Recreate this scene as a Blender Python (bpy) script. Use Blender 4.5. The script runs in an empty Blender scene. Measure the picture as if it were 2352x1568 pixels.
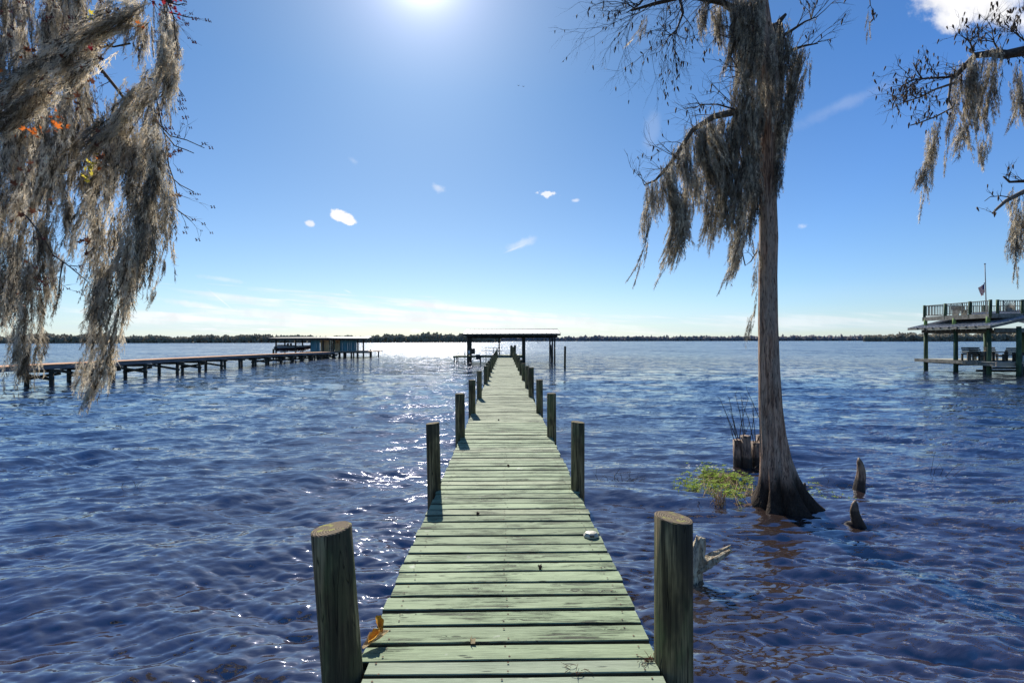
import bpy, math, random
import numpy as np
from mathutils import Vector, Matrix, Quaternion
R = math.radians
random.seed(7); rng = np.random.default_rng(7)
scene = bpy.context.scene
col = scene.collection

# ------------------------------------------------------------------ camera
F = 1110.0          # focal length in units of a 2352 px wide picture
H = 2.16            # camera height over the water
cam_d = bpy.data.cameras.new('camera'); cam = bpy.data.objects.new('camera', cam_d); col.objects.link(cam)
cam_d.sensor_width = 36.0; cam_d.lens = F / 2352 * 36
cam_d.shift_y = -1.5 / 2352
cam_d.clip_start = 0.05; cam_d.clip_end = 9000
cam.location = (0, 0, H)
cam.rotation_euler = (R(90), 0, 0)
cam.rotation_euler.rotate_axis('Z', -0.0015)
scene.camera = cam

# ------------------------------------------------------------------ sun, sky
SUN = Vector((-0.187, 1.0, 0.80)).normalized()
sun_el = math.asin(SUN.z); sun_az = math.atan2(SUN.x, SUN.y)
sd = bpy.data.lights.new('sun', 'SUN'); so = bpy.data.objects.new('sun', sd); col.objects.link(so)
sd.energy = 4.1; sd.angle = R(0.53); sd.color = (1.0, 0.94, 0.84)
so.location = (0, 0, 30); so.rotation_mode = 'QUATERNION'; so.rotation_quaternion = SUN.to_track_quat('Z', 'Y')

scene.view_settings.view_transform = 'Standard'; scene.view_settings.look = 'None'
scene.view_settings.gamma = 1; scene.view_settings.use_curve_mapping = False
scene.view_settings.exposure = 0.82
scene.render.engine = 'CYCLES'
cy = scene.cycles
cy.max_bounces = 6; cy.diffuse_bounces = 3; cy.glossy_bounces = 3; cy.transmission_bounces = 3
cy.transparent_max_bounces = 4; cy.caustics_reflective = False; cy.caustics_refractive = False
cy.sample_clamp_direct = 12; cy.sample_clamp_indirect = 4
cy.use_denoising = True
try:
    cy.denoiser = 'OPENIMAGEDENOISE'; cy.denoising_prefilter = 'ACCURATE'; cy.denoising_input_passes = 'RGB_ALBEDO_NORMAL'
except Exception: pass


class NT:
    """a thin wrapper for building node trees"""
    def __init__(s, tree): s.t = tree; s.t.nodes.clear()
    def node(s, typ, ins=None, **kw):
        n = s.t.nodes.new(typ)
        for k, v in kw.items(): setattr(n, k, v)
        for k, v in (ins or {}).items(): s.set(n.inputs[k], v)
        return n
    def set(s, sock, v):
        if isinstance(v, bpy.types.NodeSocket): s.t.links.new(v, sock)
        elif isinstance(v, bpy.types.Node): s.t.links.new(v.outputs[0], sock)
        else: sock.default_value = v
    def m(s, op, a, b=None, c=None, clamp=False):
        n = s.t.nodes.new('ShaderNodeMath'); n.operation = op; n.use_clamp = clamp
        s.set(n.inputs[0], a)
        if b is not None: s.set(n.inputs[1], b)
        if c is not None: s.set(n.inputs[2], c)
        return n.outputs[0]
    def v(s, op, a, b=None):
        n = s.t.nodes.new('ShaderNodeVectorMath'); n.operation = op
        s.set(n.inputs[0], a)
        if b is not None: s.set(n.inputs[1], b)
        return n.outputs['Value'] if op in ('DOT_PRODUCT', 'LENGTH', 'DISTANCE') else n.outputs[0]
    def mix(s, f, a, b, blend='MIX'):
        n = s.t.nodes.new('ShaderNodeMix'); n.data_type = 'RGBA'; n.blend_type = blend
        s.set(n.inputs[0], f); s.set(n.inputs[6], a); s.set(n.inputs[7], b)
        return n.outputs[2]
    def ramp(s, x, a, b, lo=0.0, hi=1.0, kind='SMOOTHSTEP'):
        n = s.t.nodes.new('ShaderNodeMapRange'); n.interpolation_type = kind; n.clamp = True if kind == 'LINEAR' else True
        s.set(n.inputs[0], x); s.set(n.inputs[1], a); s.set(n.inputs[2], b); s.set(n.inputs[3], lo); s.set(n.inputs[4], hi)
        return n.outputs[0]
    def noise(s, vec, scale=1.0, detail=4.0, rough=0.55, dist=0.0, out=0):
        n = s.node('ShaderNodeTexNoise', {'Scale': scale, 'Detail': detail, 'Roughness': rough, 'Distortion': dist})
        if vec is not None: s.set(n.inputs['Vector'], vec)
        return n.outputs[out]
    def xyz(s, x, y, z):
        return s.node('ShaderNodeCombineXYZ', {0: x, 1: y, 2: z}).outputs[0]
    def sep(s, v):
        n = s.node('ShaderNodeSeparateXYZ', {0: v}); return n.outputs


def rgb(r, g, b): return (r, g, b, 1.0)

world = bpy.data.worlds.new('World'); scene.world = world; world.use_nodes = True
w = NT(world.node_tree)
gen = w.node('ShaderNodeTexCoord').outputs['Generated']
dirv = w.v('NORMALIZE', gen)
dx, dy, dz = w.sep(dirv)
sky = w.node('ShaderNodeTexSky', sky_type='NISHITA', sun_disc=False, sun_elevation=sun_el, sun_rotation=sun_az,
             altitude=0.0, air_density=1.0, dust_density=0.3, ozone_density=2.0).outputs[0]
# grading of the sky towards the deep blue of the photograph
el = w.m('MAXIMUM', dz, 0.0)
SKY_TINT_LOW, SKY_TINT_HIGH = rgb(0.46, 0.56, 0.69), rgb(0.265, 0.49, 0.765)
tint = w.mix(w.ramp(el, 0.0, 0.45, kind='LINEAR'), SKY_TINT_LOW, SKY_TINT_HIGH)
skyc = w.mix(1.0, sky, tint, 'MULTIPLY')
# aureole round the sun (which stands just above the frame)
sdot = w.v('DOT_PRODUCT', dirv, tuple(SUN))
om = w.m('SUBTRACT', 1.0, sdot)
dr = w.ramp(om, 0.0, 0.34, 1.06, 1.0, kind='LINEAR'); dg_ = w.ramp(om, 0.0, 0.32, 0.88, 1.0, kind='LINEAR'); db = w.ramp(om, 0.0, 0.32, 0.70, 1.0, kind='LINEAR')
skyc = w.mix(1.0, skyc, w.xyz(dr, dg_, db), 'MULTIPLY')
g2 = w.m('POWER', w.m('ADD', 1.0, w.m('DIVIDE', om, 0.02)), -2.0)
skyc = w.mix(1.0, skyc, w.mix(1.0, w.xyz(g2, g2, g2), rgb(1.1, .7, .9), 'MULTIPLY'), 'ADD')
g1 = w.m('POWER', w.m('ADD', 1.0, w.m('DIVIDE', om, 0.0004)), -1.6)
skyc = w.mix(1.0, skyc, w.mix(1.0, w.mix(g1, rgb(0, 0, 0), rgb(1, 1, 1)), rgb(56, 52, 56), 'MULTIPLY'), 'ADD')

# clouds, laid out by direction: u = x/y, v = z/y
ys = w.m('MAXIMUM', dy, 0.05)
u = w.m('DIVIDE', dx, ys); vv = w.m('DIVIDE', dz, ys)
front = w.ramp(dy, 0.05, 0.2)
nstr = w.noise(w.xyz(w.m('MULTIPLY_ADD', vv, 5.0, w.m('MULTIPLY', u, 4.5)), w.m('MULTIPLY_ADD', u, 4.0, w.m('MULTIPLY', vv, 62.0)), 2.0), 1.0, 6.0, 0.62)
uvv = w.xyz(u, vv, 0.0)
nbig = w.noise(uvv, 9.0, 6.0, 0.62)
nfine = w.noise(uvv, 38.0, 6.0, 0.65)
def UV(px, py): return ((px - 1176) / F, (782.5 - py) / F)
CLOUDS = [  # px, py, half length, half height (px), slope deg, density, soft, roughness amount, fine?
    (2195, -5, 180, 78, -8, 1.0, 0.75, 1.5, 0), (2285, 28, 110, 60, -30, .95, 0.8, 1.5, 0), (2165, 45, 45, 30, -40, .8, 0.8, 1.6, 0),
    (785, 496, 34, 15, -27, 1.0, 0.3, .9, 1), (711, 513, 13, 8, -12, .8, 0.6, .9, 1),
    (1008, 432, 22, 11, -25, .4, 0.9, 1.2, 1), (1255, 446, 20, 8, -8, .8, 0.4, 2.2, 1), (1323, 461, 12, 5, 5, .5, 0.8, .9, 1),
    (1195, 560, 50, 13, 20, .35, 0.95, .9, 1), (1180, 572, 36, 3.5, 22, .35, 0.95, .5, 1), (1843, 522, 16, 7, 5, .3, 0.9, 1.8, 1),
    (812, 368, 14, 9, -30, .16, 0.9, 1., 1), (510, 640, 70, 7, -8, .28, 0.95, .8, 1), (507, 687, 50, 1.6, -40, .6, 0.8, .1, 1),
    (440, 697, 85, 9, -8, .55, 0.9, .9, 1), (800, 705, 75, 10, -18, .4, 0.95, .9, 1), (800, 669, 13, 3, -25, .35, .9, .6, 1),
    (640, 728, 280, 30, -1, .62, 0.9, 2.2, 2), (1000, 724, 300, 34, -3, .62, 0.9, 2.2, 2), (1260, 742, 330, 30, -2, .55, 0.9, 2.0, 2),
    (990, 715, 40, 8, -42, .4, 0.95, .7, 1), (1110, 715, 190, 22, -8, .6, 0.95, 2.0, 2), (820, 700, 260, 16, -9, .55, .95, 1.8, 2), (620, 755, 50, 2.6, 0, .85, 0.7, .8, 1), (480, 754, 22, 2.6, 0, .6, 0.7, .8, 1),
    (955, 759, 16, 5, 0, .75, 0.6, .8, 1), (1340, 735, 22, 2.5, 22, .3, .9, .4, 1), (1500, 290, 20, 55, -8, .1, .95, 1.4, 0),
    (1940, 240, 160, 20, 24, .12, .95, 1.2, 0), (1850, 740, 330, 22, 1, .4, .95, 1.9, 2), (330, 730, 190, 22, -4, .7, .95, 2.0, 2), (560, 690, 180, 14, -8, .5, .95, 1.8, 2)]
acc = None
for (px, py, a, b, rot, dens, soft, amt, fine) in CLOUDS:
    u0, v0 = UV(px, py); c_, s_ = math.cos(R(rot)), math.sin(R(rot)); a /= F; b /= F
    # p = (du*c + dv*s)/a ; q = (-du*s + dv*c)/b
    p = w.m('MULTIPLY_ADD', u, c_ / a, w.m('MULTIPLY_ADD', vv, s_ / a, -(u0 * c_ + v0 * s_) / a))
    q = w.m('MULTIPLY_ADD', u, -s_ / b, w.m('MULTIPLY_ADD', vv, c_ / b, -(-u0 * s_ + v0 * c_) / b))
    r2 = w.m('ADD', w.m('MULTIPLY', p, p), w.m('MULTIPLY', q, q))
    r_ = w.m('SQRT', r2)
    n_ = w.m('MULTIPLY_ADD', (nbig, nfine, nstr)[fine], amt * 2.0, -amt)
    t_ = w.m('ADD', r_, n_)
    mk = w.ramp(t_, 1.0 - soft, 1.05, dens, 0.0)
    inv = w.m('SUBTRACT', 1.0, mk)
    acc = inv if acc is None else w.m('MULTIPLY', acc, inv)
cm = w.m('MULTIPLY', w.m('SUBTRACT', 1.0, acc), front)
cshade = w.ramp(w.noise(uvv, 14.0, 5.0, 0.6), 0.35, 0.6, 0.93, 1.05)
veil = w.m('MULTIPLY', w.ramp(el, 0.0, 0.11, 1.0, 0.0), w.ramp(w.noise(w.xyz(w.m('MULTIPLY', u, 1.4), w.m('MULTIPLY', vv, 22.0), 3.1), 1.0, 5.0, 0.6), 0.35, 0.7, 0.15, 0.6))
CLOUD_V = 5.7
ccol = w.mix(1.0, rgb(CLOUD_V, CLOUD_V, CLOUD_V * 1.03), w.xyz(cshade, cshade, cshade), 'MULTIPLY')
skyc = w.mix(veil, skyc, rgb(3.8, 4.7, 5.6))
skyc = w.mix(cm, skyc, ccol)
bg = w.node('ShaderNodeBackground', {'Color': skyc, 'Strength': 0.1})
w.node('ShaderNodeOutputWorld', {'Surface': bg.outputs[0]})
world.cycles.sampling_method = 'AUTOMATIC'


# ------------------------------------------------------------------ helpers
def at(px, py, d):
    """a point at distance d whose direction is read off the photograph (2352 px wide)"""
    hz = 784.2 - px * 0.0015
    return Vector(((px - 1176) / F * d, d, H - (py - hz) / F * d))

def tag(o, label=None, cat=None, group=None, kind=None):
    if label: o['label'] = label
    if cat: o['category'] = cat
    if group: o['group'] = group
    if kind: o['kind'] = kind
    return o

def empty(name, loc=(0, 0, 0), rotz=0, label=None, cat=None, group=None):
    o = bpy.data.objects.new(name, None); col.objects.link(o)
    o.empty_display_size = 0.1; o.location = loc; o.rotation_euler = (0, 0, rotz)
    return tag(o, label, cat, group)

def link_mesh(name, me, parent=None, loc=None):
    o = bpy.data.objects.new(name, me); col.objects.link(o)
    if parent is not None: o.parent = parent
    if loc is not None: o.location = loc
    return o

class MB:
    """collects boxes, bars, tubes and faces for one mesh"""
    def __init__(s): s.v = []; s.f = []; s.mi = []; s.sm = []
    def add(s, vs, fs, mi=0, smooth=False):
        o = len(s.v); s.v.extend([tuple(x) for x in vs])
        for j, f in enumerate(fs): s.f.append(tuple(i + o for i in f)); s.mi.append(mi if not hasattr(mi, '__len__') else mi[j]); s.sm.append(smooth)
    def box(s, c, size, rot=None, mi=0, bev=0.0):
        hx, hy, hz = size[0] / 2, size[1] / 2, size[2] / 2
        if bev > 0:
            b = min(bev, hx * .9, hy * .9, hz * .9); P = []
            for sz in (-1, 1):
                for (sx, sy) in ((-1, -1), (1, -1), (1, 1), (-1, 1)):
                    P += [(sx * hx, sy * (hy - b), sz * (hz - b)), (sx * (hx - b), sy * hy, sz * (hz - b)), (sx * (hx - b), sy * (hy - b), sz * hz)]
            Fc = []
            B = lambda k, j: k * 3 + j
            Fc.append([B(3, 2), B(2, 2), B(1, 2), B(0, 2)]); Fc.append([B(4, 2), B(5, 2), B(6, 2), B(7, 2)])
            for k, (a, b2, j) in enumerate(((0, 1, 1), (1, 2, 0), (2, 3, 1), (3, 0, 0))):
                Fc.append([B(a, j), B(b2, j), B(b2 + 4, j), B(a + 4, j)])
                Fc.append([B(a, 2), B(b2, 2), B(b2, j), B(a, j)])
                Fc.append([B(a + 4, j), B(b2 + 4, j), B(b2 + 4, 2), B(a + 4, 2)])
            for k in range(4):
                j0, j1 = (1, 0) if k in (0, 2) else (0, 1)
                Fc.append([B(k, j1), B(k, j0), B(k + 4, j0), B(k + 4, j1)])
                Fc.append([B(k, 0), B(k, 1), B(k, 2)]); Fc.append([B(k + 4, 0), B(k + 4, 1), B(k + 4, 2)])
        else:
            P = [(-hx, -hy, -hz), (hx, -hy, -hz), (hx, hy, -hz), (-hx, hy, -hz), (-hx, -hy, hz), (hx, -hy, hz), (hx, hy, hz), (-hx, hy, hz)]
            Fc = [(3, 2, 1, 0), (4, 5, 6, 7), (0, 1, 5, 4), (1, 2, 6, 5), (2, 3, 7, 6), (3, 0, 4, 7)]
        c = Vector(c)
        P = [c + (rot @ Vector(p) if rot is not None else Vector(p)) for p in P]
        s.add(P, Fc, mi); return s
    def bar(s, a, b, wd, ht, mi=0, up=(0, 0, 1), bev=0.0):
        a, b = Vector(a), Vector(b); d = b - a; L = d.length; d.normalize(); up = Vector(up)
        if abs(d.dot(up)) > .98: up = Vector((0, 1, 0))
        x = d.cross(up).normalized(); z = x.cross(d).normalized()
        rot = Matrix((x, d, z)).transposed()
        return s.box((a + b) / 2, (wd, L, ht), rot, mi, bev)
    def tube(s, pts, rad, n=6, mi=0, cap=True, smooth=True):
        pts = [Vector(p) for p in pts]
        if not hasattr(rad, '__len__'): rad = [rad] * len(pts)
        vs = []; prev = None
        for i, p in enumerate(pts):
            t = (pts[min(i + 1, len(pts) - 1)] - pts[max(i - 1, 0)]).normalized()
            if prev is None:
                a = Vector((1, 0, 0)) if abs(t.x) < .9 else Vector((0, 1, 0))
                x = t.cross(a).normalized()
            else: x = (prev - t * prev.dot(t)).normalized()
            prev = x; y = t.cross(x)
            for k in range(n):
                an = 2 * math.pi * k / n
                vs.append(p + (x * math.cos(an) + y * math.sin(an)) * rad[i])
        fs = []
        for i in range(len(pts) - 1):
            for k in range(n):
                k2 = (k + 1) % n
                fs.append((i * n + k, i * n + k2, (i + 1) * n + k2, (i + 1) * n + k))
        s.add(vs, fs, mi, smooth)
        if cap:
            o = len(s.v) - len(vs)
            s.f.append(tuple(o + k for k in reversed(range(n)))); s.mi.append(mi); s.sm.append(False)
            s.f.append(tuple(o + (len(pts) - 1) * n + k for k in range(n))); s.mi.append(mi); s.sm.append(False)
        return s
    def mesh(s, name, mats):
        me = bpy.data.meshes.new(name); me.from_pydata(s.v, [], s.f)
        for m_ in (mats if isinstance(mats, (list, tuple)) else [mats]): me.materials.append(m_)
        me.polygons.foreach_set('material_index', s.mi); me.polygons.foreach_set('use_smooth', s.sm)
        me.update(); return me
    def build(s, name, mats, parent=None, loc=None):
        return link_mesh(name, s.mesh(name, mats), parent, loc)


# ------------------------------------------------------------------ materials
M = {}
def simple(name, c1, c2, scale=(3, 3, 3), rough=0.8, bump=0.0, detail=5, thr=(0.35, 0.65), c3=None, bdist=0.01, rnd=0.12, spec=0.3, metal=0.0):
    mt = bpy.data.materials.new(name); mt.use_nodes = True; n = NT(mt.node_tree)
    tc = n.node('ShaderNodeTexCoord').outputs['Object']
    info = n.node('ShaderNodeObjectInfo').outputs['Random']
    off = n.v('ADD', tc, n.xyz(n.m('MULTIPLY', info, 37.0), n.m('MULTIPLY', info, 91.0), n.m('MULTIPLY', info, 53.0)))
    vec = n.v('MULTIPLY', off, scale)
    f = n.noise(vec, 1.0, detail, 0.62)
    c = n.mix(n.ramp(f, *thr), rgb(*c1), rgb(*c2))
    if c3:
        g = n.noise(vec, 2.7, 3, 0.6)
        c = n.mix(n.ramp(g, 0.55, 0.68), c, rgb(*c3))
    val = n.m('MULTIPLY_ADD', info, 2 * rnd, 1 - rnd)
    c = n.mix(1.0, c, n.xyz(val, val, val), 'MULTIPLY')
    b = n.node('ShaderNodeBsdfPrincipled', {'Base Color': c, 'Roughness': rough, 'Specular IOR Level': spec, 'Metallic': metal})
    if bump:
        bn = n.node('ShaderNodeBump', {'Strength': bump, 'Distance': bdist, 'Height': n.noise(vec, 2.0, 6, 0.7)})
        n.set(b.inputs['Normal'], bn.outputs[0])
    n.node('ShaderNodeOutputMaterial', {'Surface': b.outputs[0]})
    M[name] = mt; return mt

simple('dark_wood', (.05, .045, .035), (.10, .09, .07), (3, 3, 12), bump=.5)
simple('grey_wood', (.16, .15, .12), (.30, .28, .23), (4, 4, 4), bump=.5)
simple('pier_side', (.10, .10, .11), (.20, .20, .21), (2, 2, 20), bump=.3)
simple('new_wood', (.58, .30, .15), (.70, .42, .25), (2, 9, 9), bump=.3)
simple('pale_wood', (.50, .37, .25), (.62, .50, .38), (2, 14, 30), bump=.3)
simple('green_wood', (.035, .06, .035), (.08, .13, .065), (5, 5, 1.2), bump=.5)
simple('grey_deck', (.33, .33, .28), (.48, .47, .40), (1.2, 14, 14), bump=.4)
simple('tin_roof', (.42, .42, .41), (.62, .62, .58), (2, .7, 2), rough=.45, rnd=.06, spec=.5)
simple('dark_roof', (.10, .10, .09), (.20, .19, .17), (2, .7, 2), rough=.6)
simple('grey_tin', (.22, .24, .27), (.38, .40, .44), (2, .7, 2), rough=.4, spec=.5)
simple('teal_board', (.07, .19, .22), (.11, .26, .29), (3, 3, .8), rnd=.18)
simple('tan_board', (.42, .27, .12), (.52, .35, .17), (3, 3, .8))
simple('hull', (.035, .02, .022), (.07, .035, .035), (.6, .6, 3), rough=.25, spec=.6)
simple('boat_white', (.42, .44, .46), (.58, .6, .62), (2, 2, 2), rough=.35, spec=.5)
simple('metal', (.30, .31, .33), (.45, .46, .48), (6, 6, 6), rough=.35, metal=.6)
simple('black_metal', (.02, .02, .02), (.05, .05, .05), (6, 6, 6), rough=.5)
simple('white_plastic', (.62, .66, .68), (.75, .78, .8), (6, 6, 6), rough=.5)
simple('bark_dark', (.035, .03, .028), (.09, .075, .06), (30, 30, 30), bump=.5)
simple('bark_pale', (.10, .085, .07), (.24, .21, .175), (22, 22, 22), bump=.5)
simple('knee', (.09, .055, .035), (.26, .18, .12), (18, 18, 4), bump=1.0, bdist=.02)
simple('driftwood', (.36, .27, .17), (.80, .70, .50), (38, 38, 8), bump=1.0, bdist=.02, c3=(.05, .035, .025))
simple('seed', (.05, .03, .02), (.12, .07, .04), (20, 20, 20))
simple('bud', (.14, .02, .03), (.28, .05, .05), (20, 20, 20), rnd=.4)
simple('cloth_red', (.35, .05, .05), (.45, .08, .08), (9, 9, 9))
simple('cloth_white', (.6, .6, .6), (.7, .7, .7), (9, 9, 9))
simple('cloth_blue', (.03, .04, .14), (.05, .06, .2), (9, 9, 9))

def glass_mat():
    mt = bpy.data.materials.new('window_glass'); mt.use_nodes = True; n = NT(mt.node_tree)
    a = n.node('ShaderNodeBsdfTransparent', {'Color': rgb(.8, .86, .9)}); g = n.node('ShaderNodeBsdfGlossy', {'Roughness': .05})
    mx = n.node('ShaderNodeMixShader', {0: .12, 1: a.outputs[0], 2: g.outputs[0]})
    n.node('ShaderNodeOutputMaterial', {'Surface': mx.outputs[0]}); M['glass'] = mt
glass_mat()

def translucent(name, c1, c2, scale, tr=.45, rnd=.2, spec=.1, rough=.7):
    mt = bpy.data.materials.new(name); mt.use_nodes = True; n = NT(mt.node_tree)
    info = n.node('ShaderNodeObjectInfo').outputs['Random']
    tc = n.node('ShaderNodeTexCoord').outputs['Object']
    vec = n.v('ADD', tc, n.xyz(n.m('MULTIPLY', info, 37.0), n.m('MULTIPLY', info, 91.0), 0.0))
    f = n.ramp(n.noise(vec, scale, 3, .6), .35, .65)
    c = n.mix(f, rgb(*c1), rgb(*c2))
    val = n.m('MULTIPLY_ADD', info, 2 * rnd, 1 - rnd)
    c = n.mix(1.0, c, n.xyz(val, val, val), 'MULTIPLY')
    b = n.node('ShaderNodeBsdfPrincipled', {'Base Color': c, 'Roughness': rough, 'Specular IOR Level': spec})
    t = n.node('ShaderNodeBsdfTranslucent', {'Color': c})
    mx = n.node('ShaderNodeMixShader', {0: tr, 1: b.outputs[0], 2: t.outputs[0]})
    n.node('ShaderNodeOutputMaterial', {'Surface': mx.outputs[0]}); M[name] = mt
translucent('moss', (.50, .43, .32), (.92, .83, .68), 14.0, tr=.30, rnd=.55)
translucent('moss_grey', (.32, .28, .21), (.76, .68, .54), 9.0, tr=.38, rnd=.5)
translucent('moss_dark', (.09, .075, .052), (.24, .205, .155), 9.0, tr=.30, rnd=.4)
translucent('leaf_orange', (.50, .10, .02), (.62, .20, .04), 30, tr=.55)
translucent('leaf_brown', (.12, .05, .03), (.24, .10, .06), 30, tr=.35)
translucent('leaf_yellow', (.55, .38, .04), (.50, .50, .10), 30, tr=.6)
translucent('leaf_red', (.22, .02, .03), (.36, .04, .05), 30, tr=.5)
translucent('leaf_green', (.26, .40, .04), (.50, .64, .12), 14, tr=.55)
translucent('leaf_dry', (.42, .30, .17), (.62, .48, .30), 30, tr=.3)

def plank_mat(name, paint1, paint2, bare, wear):
    mt = bpy.data.materials.new(name); mt.use_nodes = True; n = NT(mt.node_tree)
    info = n.node('ShaderNodeObjectInfo').outputs['Random']
    tc = n.node('ShaderNodeTexCoord').outputs['Object']
    off = n.v('ADD', tc, n.xyz(n.m('MULTIPLY', info, 71.0), n.m('MULTIPLY', info, 133.0), n.m('MULTIPLY', info, 17.0)))
    # growth lines that bend round knots
    kn = n.node('ShaderNodeTexVoronoi', {'Vector': n.v('MULTIPLY', off, (2.2, 7.0, 1.0)), 'Scale': 1.0}, voronoi_dimensions='2D')
    kd = kn.outputs['Distance']
    knot = n.ramp(kd, 0.0, 0.16, 1.0, 0.0)
    bend = n.m('MULTIPLY', knot, .035)
    ox, oy, oz = n.sep(off)
    warp = n.m('MULTIPLY_ADD', n.noise(n.v('MULTIPLY', off, (1.6, 9, 1)), 1.0, 3, .5), .05, bend)
    vec = n.xyz(n.m('MULTIPLY', ox, 2.6), n.m('MULTIPLY', n.m('ADD', oy, warp), 125.0), 0.0)
    grain = n.noise(vec, 1.0, 5, .68)
    fine = n.noise(n.v('MULTIPLY', off, (9, 260, 1)), 1.0, 3, .6)
    blot = n.noise(n.v('MULTIPLY', off, (2.2, 6.0, 1)), 1.0, 5, .62)
    area = n.ramp(blot, .38, .62, -0.04, .11)                      # parts of a board are worn more
    thr = n.m('ADD', wear, area)
    crack = n.ramp(n.m('SUBTRACT', grain, thr), -0.014, 0.018)
    crack = n.m('MAXIMUM', crack, n.m('MULTIPLY', n.ramp(kd, 0.02, 0.075, 1.0, 0.0), .8))
    base = n.mix(n.ramp(blot, .3, .7), rgb(*paint1), rgb(*paint2))
    gl = n.ramp(grain, .3, .6, 1.07, .86)
    base = n.mix(1.0, base, n.xyz(gl, gl, gl), 'MULTIPLY')
    fl_ = n.ramp(fine, .36, .60, .72, 1.08)
    base = n.mix(1.0, base, n.xyz(fl_, fl_, fl_), 'MULTIPLY')
    spots = n.ramp(n.noise(n.v('MULTIPLY', off, (9, 9, 1)), 1.0, 2, .5), .70, .76)
    base = n.mix(n.m('MULTIPLY', spots, .35), base, rgb(.60, .60, .54))
    val = n.m('MULTIPLY_ADD', info, .34, .80)
    base = n.mix(1.0, base, n.xyz(val, val, val), 'MULTIPLY')
    c = n.mix(n.m('MULTIPLY', crack, .92), base, rgb(*bare))
    ht = n.m('SUBTRACT', n.m('MULTIPLY', fine, .25), n.m('MULTIPLY', crack, 1.0))
    ht = n.m('SUBTRACT', ht, n.m('MULTIPLY', grain, .4))
    bp = n.node('ShaderNodeBump', {'Strength': .7, 'Distance': .004, 'Height': ht})
    b = n.node('ShaderNodeBsdfPrincipled', {'Base Color': c, 'Roughness': .75, 'Specular IOR Level': .25, 'Normal': bp.outputs[0]})
    n.node('ShaderNodeOutputMaterial', {'Surface': b.outputs[0]}); M[name] = mt
plank_mat('plank_worn', (.205, .275, .155), (.30, .375, .225), (.028, .03, .02), .563)
plank_mat('plank_new', (.31, .385, .26), (.365, .43, .305), (.10, .11, .08), .72)
plank_mat('plank_old', (.215, .26, .155), (.325, .37, .235), (.035, .037, .026), .56)

simple('plank_edge', (.03, .03, .022), (.09, .10, .07), (3, 14, 14))
def piling_mat():
    mt = bpy.data.materials.new('piling_side'); mt.use_nodes = True; n = NT(mt.node_tree)
    info = n.node('ShaderNodeObjectInfo').outputs['Random']
    tc = n.node('ShaderNodeTexCoord').outputs['Object']
    off = n.v('ADD', tc, n.xyz(n.m('MULTIPLY', info, 71.0), n.m('MULTIPLY', info, 33.0), n.m('MULTIPLY', info, 17.0)))
    st = n.noise(n.v('MULTIPLY', off, (34, 34, 1.6)), 1.0, 5, .65)
    st2 = n.noise(n.v('MULTIPLY', off, (90, 90, 2.2)), 1.0, 4, .65)
    bl = n.noise(n.v('MULTIPLY', off, (7, 7, 2.5)), 1.0, 5, .6)
    c = n.mix(n.ramp(st, .36, .64), rgb(.055, .044, .024), rgb(.33, .265, .14))
    c = n.mix(n.m('MULTIPLY', n.ramp(bl, .45, .60), .5), c, rgb(.10, .14, .055))
    bl2 = n.noise(n.v('MULTIPLY', off, (4, 4, 1.4)), 1.0, 4, .6)
    c = n.mix(n.m('MULTIPLY', n.ramp(bl2, .48, .60), .75), c, rgb(.03, .026, .018))
    ck = n.noise(n.v('MULTIPLY', off, (26, 26, .7)), 1.0, 2, .5)
    ckm = n.ramp(n.m('ABSOLUTE', n.m('SUBTRACT', ck, .5)), 0.0, .012, 1.0, 0.0)
    c = n.mix(n.m('MULTIPLY', ckm, .85), c, rgb(.008, .007, .005))
    c = n.mix(n.ramp(st2, .56, .68), c, rgb(.022, .02, .014))
    z = n.sep(tc)[2]
    c = n.mix(n.ramp(z, -0.75, -0.35, .85, 0.0), c, rgb(.02, .018, .013))   # wet, algae covered foot
    bp = n.node('ShaderNodeBump', {'Strength': .8, 'Distance': .006, 'Height': n.m('SUBTRACT', n.m('ADD', st, n.m('MULTIPLY', st2, .6)), ckm)})
    b = n.node('ShaderNodeBsdfPrincipled', {'Base Color': c, 'Roughness': .8, 'Specular IOR Level': .25, 'Normal': bp.outputs[0]})
    n.node('ShaderNodeOutputMaterial', {'Surface': b.outputs[0]}); M['piling_side'] = mt
    mt = bpy.data.materials.new('piling_end'); mt.use_nodes = True; n = NT(mt.node_tree)
    tc = n.node('ShaderNodeTexCoord').outputs['Object']
    x, y, z = n.sep(tc)
    wv = n.noise(tc, 14.0, 3, .6)
    r_ = n.v('LENGTH', n.xyz(n.m('ADD', x, -.008), n.m('ADD', y, .01), 0.0))
    rr = n.m('MULTIPLY_ADD', wv, .022, r_)
    ring = n.m('MULTIPLY_ADD', n.m('SINE', n.m('MULTIPLY', rr, 560.0)), .5, .5)
    f = n.noise(n.v('MULTIPLY', tc, (60, 60, 60)), 1.0, 4, .6)
    c = n.mix(ring, rgb(.07, .052, .035), rgb(.24, .185, .12))
    c = n.mix(n.m('MULTIPLY', n.ramp(f, .45, .62), .6), c, rgb(.09, .08, .06))
    c = n.mix(n.m('MULTIPLY', n.ramp(n.noise(tc, 22.0, 3, .5), .56, .66), .6), c, rgb(.33, .34, .07))
    bp = n.node('ShaderNodeBump', {'Strength': .5, 'Distance': .003, 'Height': ring})
    b = n.node('ShaderNodeBsdfPrincipled', {'Base Color': c, 'Roughness': .9, 'Specular IOR Level': .2, 'Normal': bp.outputs[0]})
    n.node('ShaderNodeOutputMaterial', {'Surface': b.outputs[0]}); M['piling_end'] = mt
piling_mat()

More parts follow.
